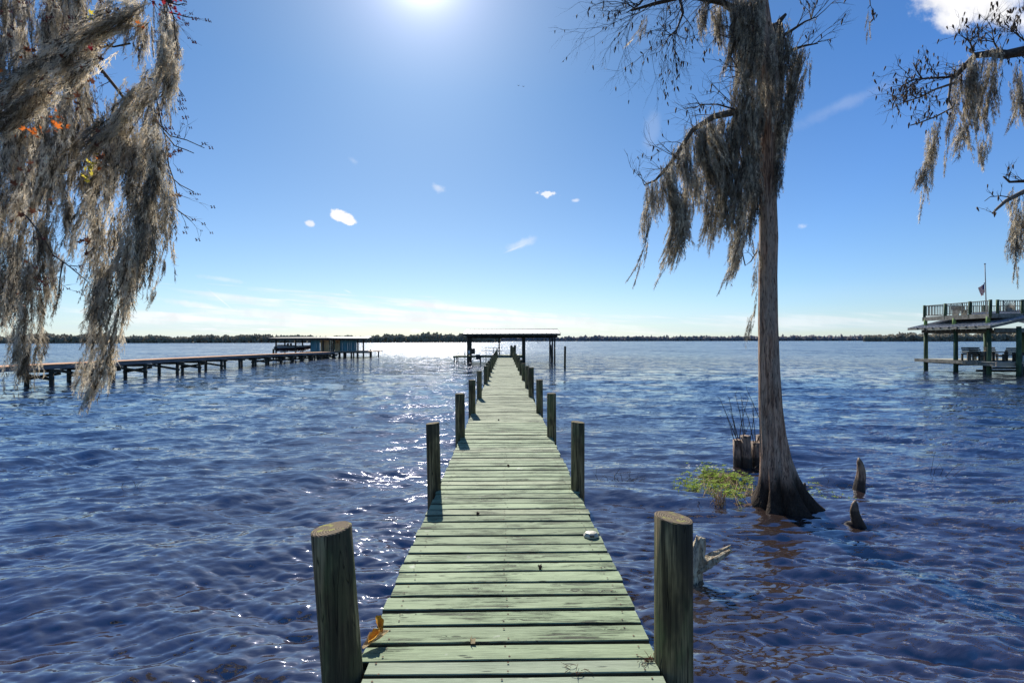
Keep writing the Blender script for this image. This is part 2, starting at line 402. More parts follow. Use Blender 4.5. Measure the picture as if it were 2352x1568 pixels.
def trunk_mat():
    mt = bpy.data.materials.new('cypress_bark'); mt.use_nodes = True; n = NT(mt.node_tree)
    tc = n.node('ShaderNodeTexCoord').outputs['Object']
    wob = n.v('ADD', n.v('MULTIPLY', tc, (1, 1, 1)), n.v('MULTIPLY', n.noise(tc, 3.0, 2, .5, out=1), (.05, .05, .0)))
    a = n.noise(n.v('MULTIPLY', wob, (34, 34, 2.2)), 1.0, 5, .66)
    b_ = n.noise(n.v('MULTIPLY', wob, (80, 80, 9)), 1.0, 4, .65)
    bl = n.noise(n.v('MULTIPLY', tc, (5, 5, 1.1)), 1.0, 4, .6)
    c = n.mix(n.ramp(a, .36, .64), rgb(.23, .13, .083), rgb(.72, .47, .325))
    c = n.mix(n.m('MULTIPLY', n.ramp(bl, .42, .62), .6), c, rgb(.44, .38, .31))
    c = n.mix(n.m('MULTIPLY', n.ramp(b_, .53, .62), .8), c, rgb(.05, .034, .026))
    x, y, z = n.sep(tc)
    zz = n.m('MULTIPLY_ADD', bl, -.5, n.m('MULTIPLY_ADD', a, -.25, z))
    c = n.mix(n.ramp(zz, -.12, .16, .93, 0.0), c, rgb(.016, .012, .009))     # the soaked foot
    bp = n.node('ShaderNodeBump', {'Strength': 1.0, 'Distance': .03, 'Height': n.m('ADD', a, n.m('MULTIPLY', b_, .5))})
    p = n.node('ShaderNodeBsdfPrincipled', {'Base Color': c, 'Roughness': .85, 'Specular IOR Level': .2, 'Normal': bp.outputs[0]})
    n.node('ShaderNodeOutputMaterial', {'Surface': p.outputs[0]}); M['trunk'] = mt
trunk_mat()

def forest_mat(name, cols):
    mt = bpy.data.materials.new(name); mt.use_nodes = True; n = NT(mt.node_tree)
    geo = n.node('ShaderNodeNewGeometry')
    rnd = geo.outputs['Random Per Island']
    cr = n.node('ShaderNodeValToRGB', {0: rnd}); els = cr.color_ramp.elements; cr.color_ramp.interpolation = 'CONSTANT'
    for i, c in enumerate(cols):
        e = els[i] if i < 2 else els.new(0); e.position = i / len(cols); e.color = rgb(*c)
    tc = n.node('ShaderNodeTexCoord').outputs['Object']
    f = n.ramp(n.noise(tc, .8, 4, .7), .35, .65, .55, 1.25)
    c = n.mix(1.0, cr.outputs[0], n.xyz(f, f, f), 'MULTIPLY')
    bp = n.node('ShaderNodeBump', {'Strength': 1.0, 'Distance': 1.5, 'Height': n.noise(tc, .9, 5, .7)})
    p = n.node('ShaderNodeBsdfPrincipled', {'Base Color': c, 'Roughness': .9, 'Specular IOR Level': .1, 'Normal': bp.outputs[0]})
    n.node('ShaderNodeOutputMaterial', {'Surface': p.outputs[0]}); M[name] = mt
forest_mat('forest', [(.36, .32, .23), (.30, .31, .20), (.43, .36, .27), (.22, .25, .16), (.46, .37, .28), (.29, .29, .21), (.42, .25, .19), (.34, .34, .24), (.18, .21, .14)])
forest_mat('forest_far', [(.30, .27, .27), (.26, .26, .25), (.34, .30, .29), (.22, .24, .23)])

def water_mat():
    mt = bpy.data.materials.new('lake_water'); mt.use_nodes = True; n = NT(mt.node_tree)
    geo = n.node('ShaderNodeNewGeometry'); P = geo.outputs['Position']; N = geo.outputs['Normal']
    x, y, z = n.sep(P)
    dist = n.v('LENGTH', n.xyz(x, y, 0.0))
    # fine ripples as slopes: they keep their strength however far away they are seen
    wsp = n.v('MULTIPLY', n.noise(P, .35, 2, .5, out=1), (1.2, 1.2, 0))
    q = n.v('ADD', P, wsp)
    s1 = n.noise(n.v('MULTIPLY', q, (3.4, 15.0, 1)), 1.0, 5, .66, out=1)
    s2 = n.noise(n.v('MULTIPLY', q, (1.1, 2.6, 1)), 1.0, 3, .6, out=1)
    s3 = n.noise(n.v('MULTIPLY', P, (.10, .28, 1)), 1.0, 4, .6, out=1)
    a1 = n.ramp(dist, 3.0, 30.0, .95, 1.3)
    a2 = n.ramp(dist, 6.0, 40.0, .20, 1.35)
    a3 = n.ramp(dist, 30.0, 150.0, .0, 1.0)
    def term(sv, amp):
        c = n.v('SUBTRACT', sv, (.5, .5, .5))
        return n.v('MULTIPLY', c, n.xyz(n.m('MULTIPLY', amp, .7), n.m('MULTIPLY', amp, 1.6), 0.0))
    gust = n.ramp(n.noise(n.v('MULTIPLY', P, (.02, .05, 1)), 1.0, 4, .6), .35, .65, .7, 1.25)
    sl = n.v('ADD', n.v('ADD', term(s1, a1), term(s2, a2)), term(s3, a3))
    sl = n.v('MULTIPLY', sl, n.xyz(gust, gust, gust))
    nn = n.v('NORMALIZE', n.v('ADD', N, sl))
    # tannin brown water, dark weed beds under it near the shore
    near = n.ramp(dist, 2.0, 22.0, 1.0, 0.0)
    body = n.mix(near, rgb(.006, .010, .022), rgb(.036, .024, .0185))
    wd = n.noise(n.v('MULTIPLY', P, (1.3, 2.2, 1)), 1.0, 5, .62, dist=.4)
    weed = n.m('MULTIPLY', n.m('MULTIPLY', n.ramp(wd, .45, .56), n.ramp(dist, 3.0, 5.2, 1.0, 0.0)), n.ramp(x, -3.2, -1.0, 1.0, 0.0))
    body = n.mix(weed, body, rgb(.003, .002, .0015))
    rough = n.ramp(dist, 6.0, 110.0, .02, .17)
    p = n.node('ShaderNodeBsdfPrincipled', {'Base Color': body, 'Roughness': rough, 'IOR': 3.2, 'Specular IOR Level': .5, 'Normal': nn, 'Specular Tint': rgb(.98, 1.0, 1.10)})
    n.node('ShaderNodeOutputMaterial', {'Surface': p.outputs[0]}); M['water'] = mt
water_mat()


# ------------------------------------------------------------------ the lake
def wave_field(X, Y, spacing, seed, crest_deg, spread, amp=1.0, ncomp=120, lmin=.075, lmax=3.2, slope=.043):
    r = np.random.default_rng(seed)
    hx = np.zeros_like(X); hy = np.zeros_like(X); hz = np.zeros_like(X)
    patch = 1 + .20 * np.sin(X * .9 + Y * .55 + seed) * np.sin(Y * .8 - X * .35 + 2 * seed) + .18 * np.sin(X * .33 - Y * .41 + 3 * seed)
    for i in range(ncomp):
        t = i / (ncomp - 1)
        lam = lmin * (lmax / lmin) ** t * r.uniform(.9, 1.1)
        th = R(crest_deg + r.normal(0, spread)) + math.pi / 2        # travel direction
        kx, ky = math.cos(th) * 2 * math.pi / lam, math.sin(th) * 2 * math.pi / lam
        sl = slope * r.uniform(.6, 1.3) * (1.30 - .92 * t)
        A = sl * lam / (2 * math.pi) * amp
        if lam < .9: A = A * patch
        att = np.clip((lam / (spacing + 1e-6) - 2.0) / 2.5, 0, 1)
        ph = kx * X + ky * Y + r.uniform(0, 6.28)
        c, s = np.cos(ph), np.sin(ph)
        hz += A * att * s
        hx += -A * att * c * math.cos(th) * .72; hy += -A * att * c * math.sin(th) * .72
    return hx, hy, hz

def grid_mesh(name, P, nr, nc, mat):
    me = bpy.data.meshes.new(name)
    idx = np.arange(nr * nc).reshape(nr, nc)
    q = np.stack([idx[:-1, :-1], idx[:-1, 1:], idx[1:, 1:], idx[1:, :-1]], -1).reshape(-1, 4)
    me.vertices.add(nr * nc); me.vertices.foreach_set('co', P.reshape(-1).astype(np.float32))
    me.loops.add(q.size); me.loops.foreach_set('vertex_index', q.reshape(-1).astype(np.int32))
    me.polygons.add(len(q)); me.polygons.foreach_set('loop_start', (np.arange(len(q)) * 4).astype(np.int32))
    me.polygons.foreach_set('use_smooth', np.ones(len(q), bool))
    me.materials.append(mat); me.update(calc_edges=True); me.validate()
    return me

def build_water():
    nr, nc = 760, 860
    ymax = 1500.0; ang = math.tan(R(56))
    tt = np.linspace(0, 1, nr)
    offs = ymax * (1 - tt) + 0.9 * tt                    # rows even in depression, from 1.6 m out to 2.6 km
    d = H * F / offs
    uu = np.linspace(-ang, ang, nc)
    D, U = np.meshgrid(d, uu, indexing='ij')
    X = U * D; Y = D.copy()
    sp_r = np.gradient(d)[:, None] * np.ones((1, nc)); sp_c = (uu[1] - uu[0]) * D
    spacing = np.maximum(sp_r, sp_c * .8)
    wl = 1 / (1 + np.exp(-(-X * .9 - 1.0))) * np.exp(-Y / 25)           # more slanting crests on the left, near the shore
    a = wave_field(X, Y, spacing, 3, -6, 11)
    b = wave_field(X, Y, spacing, 5, 28, 11)
    c = wave_field(X, Y, spacing, 9, -26, 12, amp=.42)
    dxx = a[0] * (1 - .55 * wl) + b[0] * (.25 + .75 * wl) + c[0]; dyy = a[1] * (1 - .55 * wl) + b[1] * (.25 + .75 * wl) + c[1]
    dzz = a[2] * (1 - .55 * wl) + b[2] * (.25 + .75 * wl) + c[2]
    P = np.stack([X + dxx, Y + dyy, dzz], -1)
    o = link_mesh('water', grid_mesh('water', P, nr, nc, M['water']))
    tag(o, 'choppy blue lake water turning brown near the camera', None, None, 'structure')
build_water()
mb = MB(); mb.add([(-6000, -3000, -1.2), (6000, -3000, -1.2), (6000, 7000, -1.2), (-6000, 7000, -1.2)], [(0, 1, 2, 3)])
simple('lake_bed_mud', (.03, .02, .015), (.06, .045, .03), (.5, .5, .5))
tag(mb.build('ground', M['lake_bed_mud']), 'muddy lake bed under the water', None, None, 'structure')


# ------------------------------------------------------------------ far shores
def ico():
    t = (1 + 5 ** .5) / 2
    v = np.array([(-1, t, 0), (1, t, 0), (-1, -t, 0), (1, -t, 0), (0, -1, t), (0, 1, t), (0, -1, -t), (0, 1, -t), (t, 0, -1), (t, 0, 1), (-t, 0, -1), (-t, 0, 1)], float)
    v /= np.linalg.norm(v[0])
    f = np.array([(0, 11, 5), (0, 5, 1), (0, 1, 7), (0, 7, 10), (0, 10, 11), (1, 5, 9), (5, 11, 4), (11, 10, 2), (10, 7, 6), (7, 1, 8), (3, 9, 4), (3, 4, 2), (3, 2, 6), (3, 6, 8), (3, 8, 9), (4, 9, 5), (2, 4, 11), (6, 2, 10), (8, 6, 7), (9, 8, 1)])
    return v, f
def shore(line, hfun, n, mat, label, rmin=1.3, rmax=3.2, deep=60):
    """line: [(x, y)...] waterline; crowns scattered behind it"""
    v0, f0 = ico(); V = []; Fc = []
    L = np.array(line); seg = np.linalg.norm(np.diff(L, axis=0), axis=1); cum = np.concatenate([[0], np.cumsum(seg)])
    for i in range(n):
        s = rng.uniform(0, cum[-1]); k = min(np.searchsorted(cum, s, side='right') - 1, len(seg) - 1); t = (s - cum[k]) / seg[k]
        p = L[k] * (1 - t) + L[k + 1] * t
        dr = p / np.linalg.norm(p); back = rng.uniform(0, 1) ** 1.5 * deep
        hh = hfun(cum[-1] and s / cum[-1]) * (1 + .13 * math.sin(s * .03) + .12 * math.sin(s * .11 + 1) + .10 * math.sin(s * .37))
        r = rng.uniform(rmin, rmax)
        zt = rng.uniform(0, 1) ** .7 * hh * (.72 + .28 * min(1, back / 25)) + (rng.uniform(0, .12) * hh if rng.uniform() < .05 else 0)
        sc = np.array([r * rng.uniform(.7, 1.3), r * rng.uniform(.7, 1.3), r * rng.uniform(.6, 1.5)])
        vv_ = v0 * (1 + rng.uniform(-.3, .3, (12, 1))) * sc
        if rng.uniform() < .12: vv_[:, 2] *= 1.3; vv_[:, 0] *= .6        # pines and bare cypresses
        vv_[:, 2] *= 1.5
        V.append(vv_ + np.array([p[0] + dr[0] * back, p[1] + dr[1] * back, max(zt, r * .4)]))
        Fc.append(f0 + 12 * i)
    V = np.concatenate(V); Fc = np.concatenate(Fc)
    me = bpy.data.meshes.new('woods'); me.from_pydata(V.tolist(), [], Fc.tolist()); me.materials.append(mat); me.update()
    o = link_mesh('woods', me); tag(o, label, 'woods', None, 'stuff')
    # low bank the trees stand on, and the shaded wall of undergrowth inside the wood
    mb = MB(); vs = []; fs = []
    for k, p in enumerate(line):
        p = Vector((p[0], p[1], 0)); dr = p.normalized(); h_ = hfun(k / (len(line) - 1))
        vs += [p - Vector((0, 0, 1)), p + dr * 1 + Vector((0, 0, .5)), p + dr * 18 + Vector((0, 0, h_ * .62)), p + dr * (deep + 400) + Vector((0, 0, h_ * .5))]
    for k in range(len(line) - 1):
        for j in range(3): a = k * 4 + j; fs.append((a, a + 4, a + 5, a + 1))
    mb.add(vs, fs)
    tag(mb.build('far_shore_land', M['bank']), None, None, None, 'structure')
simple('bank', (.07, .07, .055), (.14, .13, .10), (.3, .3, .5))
def wl(px, d): return ((px - 1176) / F * d, d)
shore([wl(-500, 520), wl(0, 560), wl(300, 600), wl(620, 640), wl(900, 660), wl(1060, 690), wl(1150, 720)],
      lambda t: 8.6 if t < .8 else 8.9 + (t - .8) * 22, 12000, M['forest'], 'brown and grey green woods along the far shore behind the long boardwalk', .7, 1.7)
shore([wl(980, 1900), wl(1300, 2000), wl(1700, 2000), wl(2050, 1850), wl(2200, 1500)],
      lambda t: 13, 5200, M['forest_far'], 'thin grey strip of distant woods behind the cypress trunk', 3, 6.5, 120)
shore([wl(1985, 900), wl(2060, 860), wl(2200, 800), wl(2420, 760), wl(2900, 700)],
      lambda t: 8.5 + 6.5 * min(1, t * 3), 8500, M['forest'], 'brown woods on the far shore behind the two storey pavilion', .8, 2.0)


# ------------------------------------------------------------------ the near dock
DECK = 0.63
DOCK_ANG = 0.0153
dock = empty('dock', (0.0246, 0, 0), DOCK_ANG, 'long green painted plank dock running straight out to the roofed boat shelter', 'dock')

def plank_mesh(seed, L=1.44, W=.138, T=.036, nseg=10, wob=.0035):
    r = random.Random(seed); vs = []; fs = []
    e0 = r.uniform(-.008, .008); e1 = r.uniform(-.008, .008)
    cup = r.uniform(-.002, .003); bow = r.uniform(-.004, .004)
    o1 = o2 = 0.0
    for i in range(nseg + 1):
        t = i / nseg; x = -L / 2 + L * t + (e0 if i == 0 else (e1 if i == nseg else 0))
        o1 += r.uniform(-wob, wob) * .6; o2 += r.uniform(-wob, wob) * .6; o1 *= .8; o2 *= .8
        bz = bow * math.sin(math.pi * t); b = .004
        y0, y1 = -W / 2 + o1, W / 2 + o2
        vs += [(x, y0, -T + bz), (x, y0, -b + bz + cup), (x, y0 + b * 1.3, bz + cup), (x, 0, bz), (x, y1 - b * 1.3, bz + cup), (x, y1, -b + bz + cup), (x, y1, -T + bz)]
    for i in range(nseg):
        for k in range(7):
            a, b2 = i * 7 + k, i * 7 + (k + 1) % 7
            fs.append((a, a + 7, b2 + 7, b2))
    fs.append(tuple(range(6, -1, -1))); fs.append(tuple(nseg * 7 + k for k in range(7)))
    return vs, [tuple(reversed(f)) for f in fs], [1 if k in (0, 5, 6) else 0 for i in range(nseg) for k in range(7)] + [1, 1]

edges_y = [1229, 1248.7, 1268, 1289, 1311, 1336.7, 1367, 1399, 1434, 1475.6, 1516, 1549.8]
near_edges = [(H - DECK) * F / (y - 782.5) for y in edges_y]        # descending distances
near_edges = near_edges[::-1]                                      # ascending: 2.21 ... 3.80
seq = [0.2 + .145 * k for k in range(14)]
seq = [e for e in seq if e < near_edges[0] - .07] + near_edges
while seq[-1] < 47.6: seq.append(seq[-1] + .150 + random.uniform(-.003, .003))
variants = {}
for mn in ('plank_worn', 'plank_new', 'plank_old'):
    for k in range(9):
        mb = MB(); mb.add(*plank_mesh(k * 7 + 1)); variants[mn, k] = mb.mesh('plank', [M[mn], M['plank_edge']])
rp = random.Random(5); nail = MB(); far = MB(); count = 0
for i in range(len(seq) - 1):
    a, b = seq[i], seq[i + 1]; c = (a + b) / 2; W = (b - a) - .018 - rp.uniform(0, .006)
    new = b < 2.33; mn = 'plank_new' if new else ('plank_old' if c > 9 or rp.random() < .25 else 'plank_worn')
    sx = (1.372 if new else 1.44) / 1.44 * rp.uniform(.993, 1.007)
    z = DECK + rp.uniform(-.003, .003); rz = rp.uniform(-.004, .004); sy = W / .138
    if count < 285:
        o = link_mesh('plank', variants[mn, rp.randrange(9)], dock, (rp.uniform(-.006, .006) + (.012 if new else 0), c, z))
        o.scale = (sx, sy, 1); o.rotation_euler = (rp.uniform(-.012, .012), 0, rz + (math.pi if rp.random() < .5 else 0)); count += 1
    else:
        far.box((0, c, z - .018), (1.44, W, .036))
    if c < 9:
        for xx in (-.62, -.02, .63):
            for yy in (-.035, .035):
                px_, py_ = xx + rp.uniform(-.02, .02), c + yy + rp.uniform(-.008, .008)
                nail.add([(px_ + .0055 * math.cos(q), py_ + .0055 * math.sin(q), z + .0045) for q in (0, 1.05, 2.1, 3.14, 4.2, 5.24)], [(0, 1, 2, 3, 4, 5)])
o = far.build('plank', M['plank_old'], dock); o['kind'] = 'stuff'
o = nail.build('nail', M['seed'], dock); o['kind'] = 'stuff'
simple('stringer', (.05, .08, .045), (.12, .17, .09), (2, 2, 14), bump=.3)
for sx in (-.60, 0.0, .60):
    MB().box((sx, 24, DECK - .036 - .095), (.045, 47.4, .18), bev=.004).build('stringer', M['stringer'], dock)

def piling_mesh(rad, top, bot=-1.3, lean=0.0, n=22, tiltc=0.0, seed=0):
    """origin at deck height, so the material knows where the waterline is"""
    r = random.Random(seed); mb = MB(); vs = []; rings = 9
    ph = [r.uniform(0, 6.28) for _ in range(3)]
    for i in range(rings):
        t = i / (rings - 1); z = bot + (top - bot) * t
        for k in range(n):
            an = 2 * math.pi * k / n
            rr = rad * (1 + .018 * math.sin(3 * an + ph[0]) + .012 * math.sin(5 * an + ph[1] + t * 2)) * (1.05 - .06 * t)
            zz = z + (tiltc * math.cos(an) * rad if i == rings - 1 else 0)
            vs.append((rr * math.cos(an) + lean * z, rr * math.sin(an), zz))
    fs = [(i * n + k, i * n + (k + 1) % n, (i + 1) * n + (k + 1) % n, (i + 1) * n + k) for i in range(rings - 1) for k in range(n)]
    mb.add(vs, fs, 0, True)
    # worn rim and end grain, slightly domed
    base = (rings - 1) * n; v2 = []
    for k in range(n):
        p = Vector(vs[base + k]); c = Vector((lean * top, 0, top)); q = c + (p - c) * .94; q.z = p.z + .004; v2.append(q)
    o = len(mb.v); mb.add(v2, [], 0)
    for k in range(n):
        mb.f.append((base + k, base + (k + 1) % n, o + (k + 1) % n, o + k)); mb.mi.append(1); mb.sm.append(False)
    mb.f.append(tuple(o + k for k in range(n))); mb.mi.append(1); mb.sm.append(False)
    return mb
PM = [M['piling_side'], M['piling_end']]
# v (across), d (along), radius, height over the deck, lean
posts = [(-.775, 2.24, .090, .665, -.075, .12), (.775, 2.28, .088, .69, 0.0, -.12),
         (-.755, 5.0, .070, .68, -.02, .1), (.725, 4.97, .070, .69, .006, -.1),
         (-.735, 7.7, .076, .69, -.005, 0), (.725, 7.7, .073, .69, -.004, 0),
         (-.715, 10.25, .075, .70, 0, 0), (.715, 10.25, .072, .70, -.004, 0),
         (-.70, 12.9, .066, .72, 0, 0), (.70, 13.2, .075, .80, 0, 0),
         (.70, 15.6, .07, .72, 0, 0), (-.70, 17.3, .072, .63, 0, 0), (-.70, 18.9, .07, .66, 0, 0), (.70, 18.6, .07, .66, 0, 0),
         (-.70, 21.0, .07, .66, 0, 0), (.70, 21.6, .07, .68, 0, 0), (-.70, 23.7, .07, .66, 0, 0), (.70, 24.6, .07, .69, 0, 0),
         (-.70, 26.6, .07, .72, 0, 0), (.70, 27.8, .07, .68, 0, 0), (-.70, 29.4, .07, .68, 0, 0), (.70, 31.0, .07, .70, 0, 0),
         (-.70, 32.4, .07, .72, 0, 0), (-.70, 35.6, .07, .72, 0, 0), (.70, 35.0, .07, .72, 0, 0), (-.70, 39.0, .07, .74, 0, 0),
         (.70, 39.5, .07, .9, 0, 0), (-.70, 43.0, .07, .85, 0, 0), (.70, 44.0, .07, 1.0, 0, 0)]
for k, (vx, d, rad, h_, ln, tc_) in enumerate(posts):
    o = piling_mesh(rad, h_, -1.3, ln, 22 if d < 14 else 12, tc_, k).build('piling', PM, dock, (vx, d, DECK))
    o.rotation_euler.z = random.uniform(0, 6.28) if abs(ln) < .001 and tc_ == 0 else 0
# cross caps under the deck where the pilings stand
for d in sorted({round(p[1], 1) for p in posts}):
    MB().box((0, d + .12, DECK - .036 - .10), (1.58, .045, .19)).build('cross_cap', M['stringer'], dock)

# ------------------------------------------------------------------ water loops: small things on the dock
def star_leaf(s=1.0, curl=.25, lobes=5, seed=0):
    r = random.Random(seed); pts = []
    for i in range(lobes):
        a = R(-115 + 230 * i / (lobes - 1)); L = (1.0 if i == lobes // 2 else .85 if i in (1, 3) else .55)
        pts.append((math.sin(a) * L, math.cos(a) * L))
        if i < lobes - 1:
            a2 = R(-115 + 230 * (i + .5) / (lobes - 1)); pts.append((math.sin(a2) * .42, math.cos(a2) * .42))
    pts.append((0.06, -.18)); pts.append((0, -.6)); pts.append((-.06, -.18))
    V = [(0, 0, 0)] + [(x * s, y * s, curl * s * (x * x + .6 * y * y) * (1 if r.random() < .8 else -.4)) for x, y in pts]
    Fc = [(0, i + 1, (i + 1) % len(pts) + 1) for i in range(len(pts))]
    return V, Fc

t = empty('fallen_leaf', at(862, 1478, 2.44) + Vector((0, 0, .0)), 0.6, 'curled orange and tan dead leaf on the deck beside the nearest left piling', 'leaf')
t.location.z = DECK + .012
def blade(L, W, curl, twist, z0, rot, seed, tilt=0.0):
    r = random.Random(seed); n, m_ = 10, 6; V = []
    for i in range(n + 1):
        s_ = i / n; wd = W * (math.sin(math.pi * min(1, s_ * .96 + .03)) ** .7) * (1 + .18 * math.sin(s_ * 15 + seed))
        for j in range(m_ + 1):
            q = j / m_ * 2 - 1; V.append(Vector(((s_ - .5) * L, q * wd, z0 + curl * abs(q) ** 1.6 * wd * 2 + twist * s_ * s_ * L + .004 * math.sin(s_ * 9 + q * 4) + tilt * s_ * L)))
    ro = Matrix.Rotation(rot, 3, 'Z'); V = [ro @ v for v in V]
    fs = [(i * (m_ + 1) + j, (i + 1) * (m_ + 1) + j, (i + 1) * (m_ + 1) + j + 1, i * (m_ + 1) + j + 1) for i in range(n) for j in range(m_)]
    mb = MB(); mb.add(V, fs, 0, True); return mb
blade(.15, .028, .55, .12, .004, .25, 2).build('blade', M['leaf_dry'], t)
AMB = simple('leaf_amber', (.55, .22, .02), (.68, .36, .03), (30, 30, 30))
blade(.10, .022, .5, .25, .024, .5, 5).build('lobe', AMB, t)
blade(.07, .019, .6, .3, .03, 1.6, 8, .5).build('lobe', AMB, t, (.035, .045, 0))

t = empty('dock_light', (0, 0, 0), 0, 'small silvery eight sided metal light on the right edge of the deck', 'dock light')
p = at(1357, 1234, 3.78); t.location = (p.x, 3.78, DECK + .002)
mb = MB(); n8 = 8
def ring(r1, z1): return [(r1 * math.cos(2 * math.pi * (k + .5) / 8) * 1.25, r1 * math.sin(2 * math.pi * (k + .5) / 8), z1) for k in range(8)]
mb.add(ring(.050, 0) + ring(.050, .010) + ring(.036, .032) + ring(.02, .036), [(i * 8 + k, i * 8 + (k + 1) % 8, (i + 1) * 8 + (k + 1) % 8, (i + 1) * 8 + k) for i in range(3) for k in range(8)] + [tuple(24 + k for k in range(8))])
mb.build('housing', simple('light_metal', (.38, .36, .30), (.52, .50, .42), (20, 20, 20), rough=.45, metal=.2), t)
MB().box((0, -.044, .017), (.034, .012, .014), bev=.003).build('lens', M['black_metal'], t)

def ball(r, spikes=14, seed=0):
    v0, f0 = ico(); rr = random.Random(seed); mb = MB()
    mb.add([Vector(v) * r * (1 if i % 2 else .8) for i, v in enumerate(v0)], [tuple(f) for f in f0])
    for i in range(spikes):
        d = Vector((rr.gauss(0, 1), rr.gauss(0, 1), rr.gauss(0, 1))).normalized(); x = d.orthogonal().normalized(); y = d.cross(x)
        mb.add([d * r * .6 + x * r * .22, d * r * .6 - x * r * .2 + y * r * .2, d * r * .6 - y * r * .22, d * r * 1.45], [(0, 1, 3), (1, 2, 3), (2, 0, 3)])
    return mb
for (px, py, lb) in ((1240, 1306, 'spiky brown seed ball in the gap between two near planks'), (1097, 1182, 'dark seed ball on the planks near the second left piling'),
                     (1145, 965, 'small dark seed ball on the far planks by the third left piling'), (1167, 1011 + 60, 'tiny dark seed ball in the middle of the deck beyond the metal light')):
    hz = 782.5; d = (H - DECK) * F / (py - hz)
    o = ball(.016, 16, px).build('seed_ball', M['seed'], None, ((px - 1176) / F * d, d, DECK + .013)); tag(o, lb, 'seed ball', 'seed balls fallen on the dock')
def twig_litter(name, px, py, n, spread, label):
    d = (H - DECK) * F / (py - 782.5); x0 = (px - 1176) / F * d; mb = MB(); rr = random.Random(px)
    for i in range(n):
        a = rr.uniform(0, 6.28); p = Vector((rr.gauss(0, spread), rr.gauss(0, spread * .7), .006)); L = rr.uniform(.015, .06)
        q = p + Vector((math.cos(a) * L, math.sin(a) * L * .8, rr.uniform(0, .015)))
        mb.tube([p, (p + q) / 2 + Vector((0, 0, rr.uniform(0, .006))), q], .0012, 4)
    o = mb.build(name, M['leaf_brown'], None, (x0, d, DECK + .001)); tag(o, label, 'twigs', None, None)
twig_litter('dry_twigs', 1492, 1520, 26, .022, 'little heap of dry needles and twigs at the foot of the nearest right piling')
twig_litter('dry_twigs', 1320, 1545, 12, .03, 'few broken reddish twigs lying across the nearest plank gap')
o = MB(); o.add([(0, 0, 0), (.008, 0, .045), (-.004, .004, .02), (.022, 0, 0), (.026, .003, .026)], [(0, 3, 2), (0, 2, 1), (2, 3, 4)])
d = (H - DECK) * F / (1477 - 782.5)
tag(o.build('leaf_scrap', M['leaf_dry'], None, ((1080 - 1176) / F * d, d, DECK)), 'thin pointed leaf scrap sticking up from a plank gap', 'leaf')


# ------------------------------------------------------------------ roofed boat shelter at the end of the dock
sh = empty('boat_shelter', (0, 46.3, 0), 0, 'open boat shelter with pale ribbed metal roof at the end of the green dock', 'boat shelter')
def S(x, y, z): return (x, y - 46.3, z)
XL, XR = -4.70, 4.66
nP = 21
for k in range(nP):
    x0 = XL + (XR - XL) * k / nP; x1 = XL + (XR - XL) * (k + 1) / nP; g = .012
    mb = MB()
    A = [(x0 + g, 46.3, 2.86), (x1 - g, 46.3, 2.86), (x1 - g, 49.6, 3.36), (x0 + g, 49.6, 3.36)]
    A = [S(*p) for p in A]; B = [(p[0], p[1], p[2] - .02) for p in A]
    mb.add(A + B, [(0, 1, 2, 3), (7, 6, 5, 4), (0, 4, 5, 1), (1, 5, 6, 2), (2, 6, 7, 3), (3, 7, 4, 0)])
    pnl = mb.build('roof_panel', M['tin_roof'], sh)
    MB().bar(Vector(A[1]) + Vector((g, 0, .0)), Vector(A[2]) + Vector((g, 0, .0)), .05, .05).build('seam', M['dark_roof'], pnl)
mb = MB(); A = [S(XL, 49.6, 3.36), S(XR, 49.6, 3.36), S(XR, 53.2, 2.80), S(XL, 53.2, 2.80)]
mb.add(A + [(a[0], a[1], a[2] - .02) for a in A], [(0, 1, 2, 3), (7, 6, 5, 4), (1, 5, 6, 2), (2, 6, 7, 3), (3, 7, 4, 0)])
mb.build('rear_roof', M['tin_roof'], sh)
MB().bar(S(XL - .02, 49.6, 3.385), S(XR + .02, 49.6, 3.385), .16, .03).build('ridge_cap', M['grey_tin'], sh)
MB().box(S((XL + XR) / 2, 46.33, 2.74), (XR - XL, .06, .17)).build('fascia', M['dark_wood'], sh)
MB().box(S((XL + XR) / 2, 53.1, 2.68), (XR - XL, .06, .17)).build('fascia', M['dark_wood'], sh)
for x in np.linspace(XL + .3, XR - .3, 9):
    mb = MB(); mb.bar(S(x, 46.45, 2.76), S(x, 49.55, 3.24), .05, .14); mb.bar(S(x, 53.1, 2.70), S(x, 49.6, 3.24), .05, .14)
    mb.bar(S(x, 46.5, 2.66), S(x, 53.0, 2.60), .05, .14); mb.build('rafter', M['dark_wood'], sh)
MB().box(S(0, 48.0, 2.56), (9.0, .12, .16)).build('beam', M['dark_wood'], sh)
MB().box(S(0, 52.6, 2.54), (9.0, .12, .16)).build('beam', M['dark_wood'], sh)
def shelter_post(x, y, r=.085, top=2.62, lean=0):
    mb = MB(); mb.tube([S(x, y, -1.2), S(x + lean * .5, y, 1), S(x + lean, y, top)], [r, r * .97, r * .93], 10)
    mb.build('post', M['dark_wood'], sh)
for (px, d) in ((1074.6, 48.0), (1081.5, 49.2), (1201, 48.0), (1204.6, 47.4), (1274, 46.6), (1268.7, 49.6), (1263, 52.4), (1146.5, 52.4), (1078, 52.6), (1203, 52.6)):
    shelter_post((px - 1176) / F * d, d, .10 if px < 1090 or 1199 < px < 1206 else .085)
MB().tube([S(4.08, 49.5, -1), S(3.98, 49.5, 1.75)], .06, 8).build('leaning_pole', M['dark_wood'], sh)
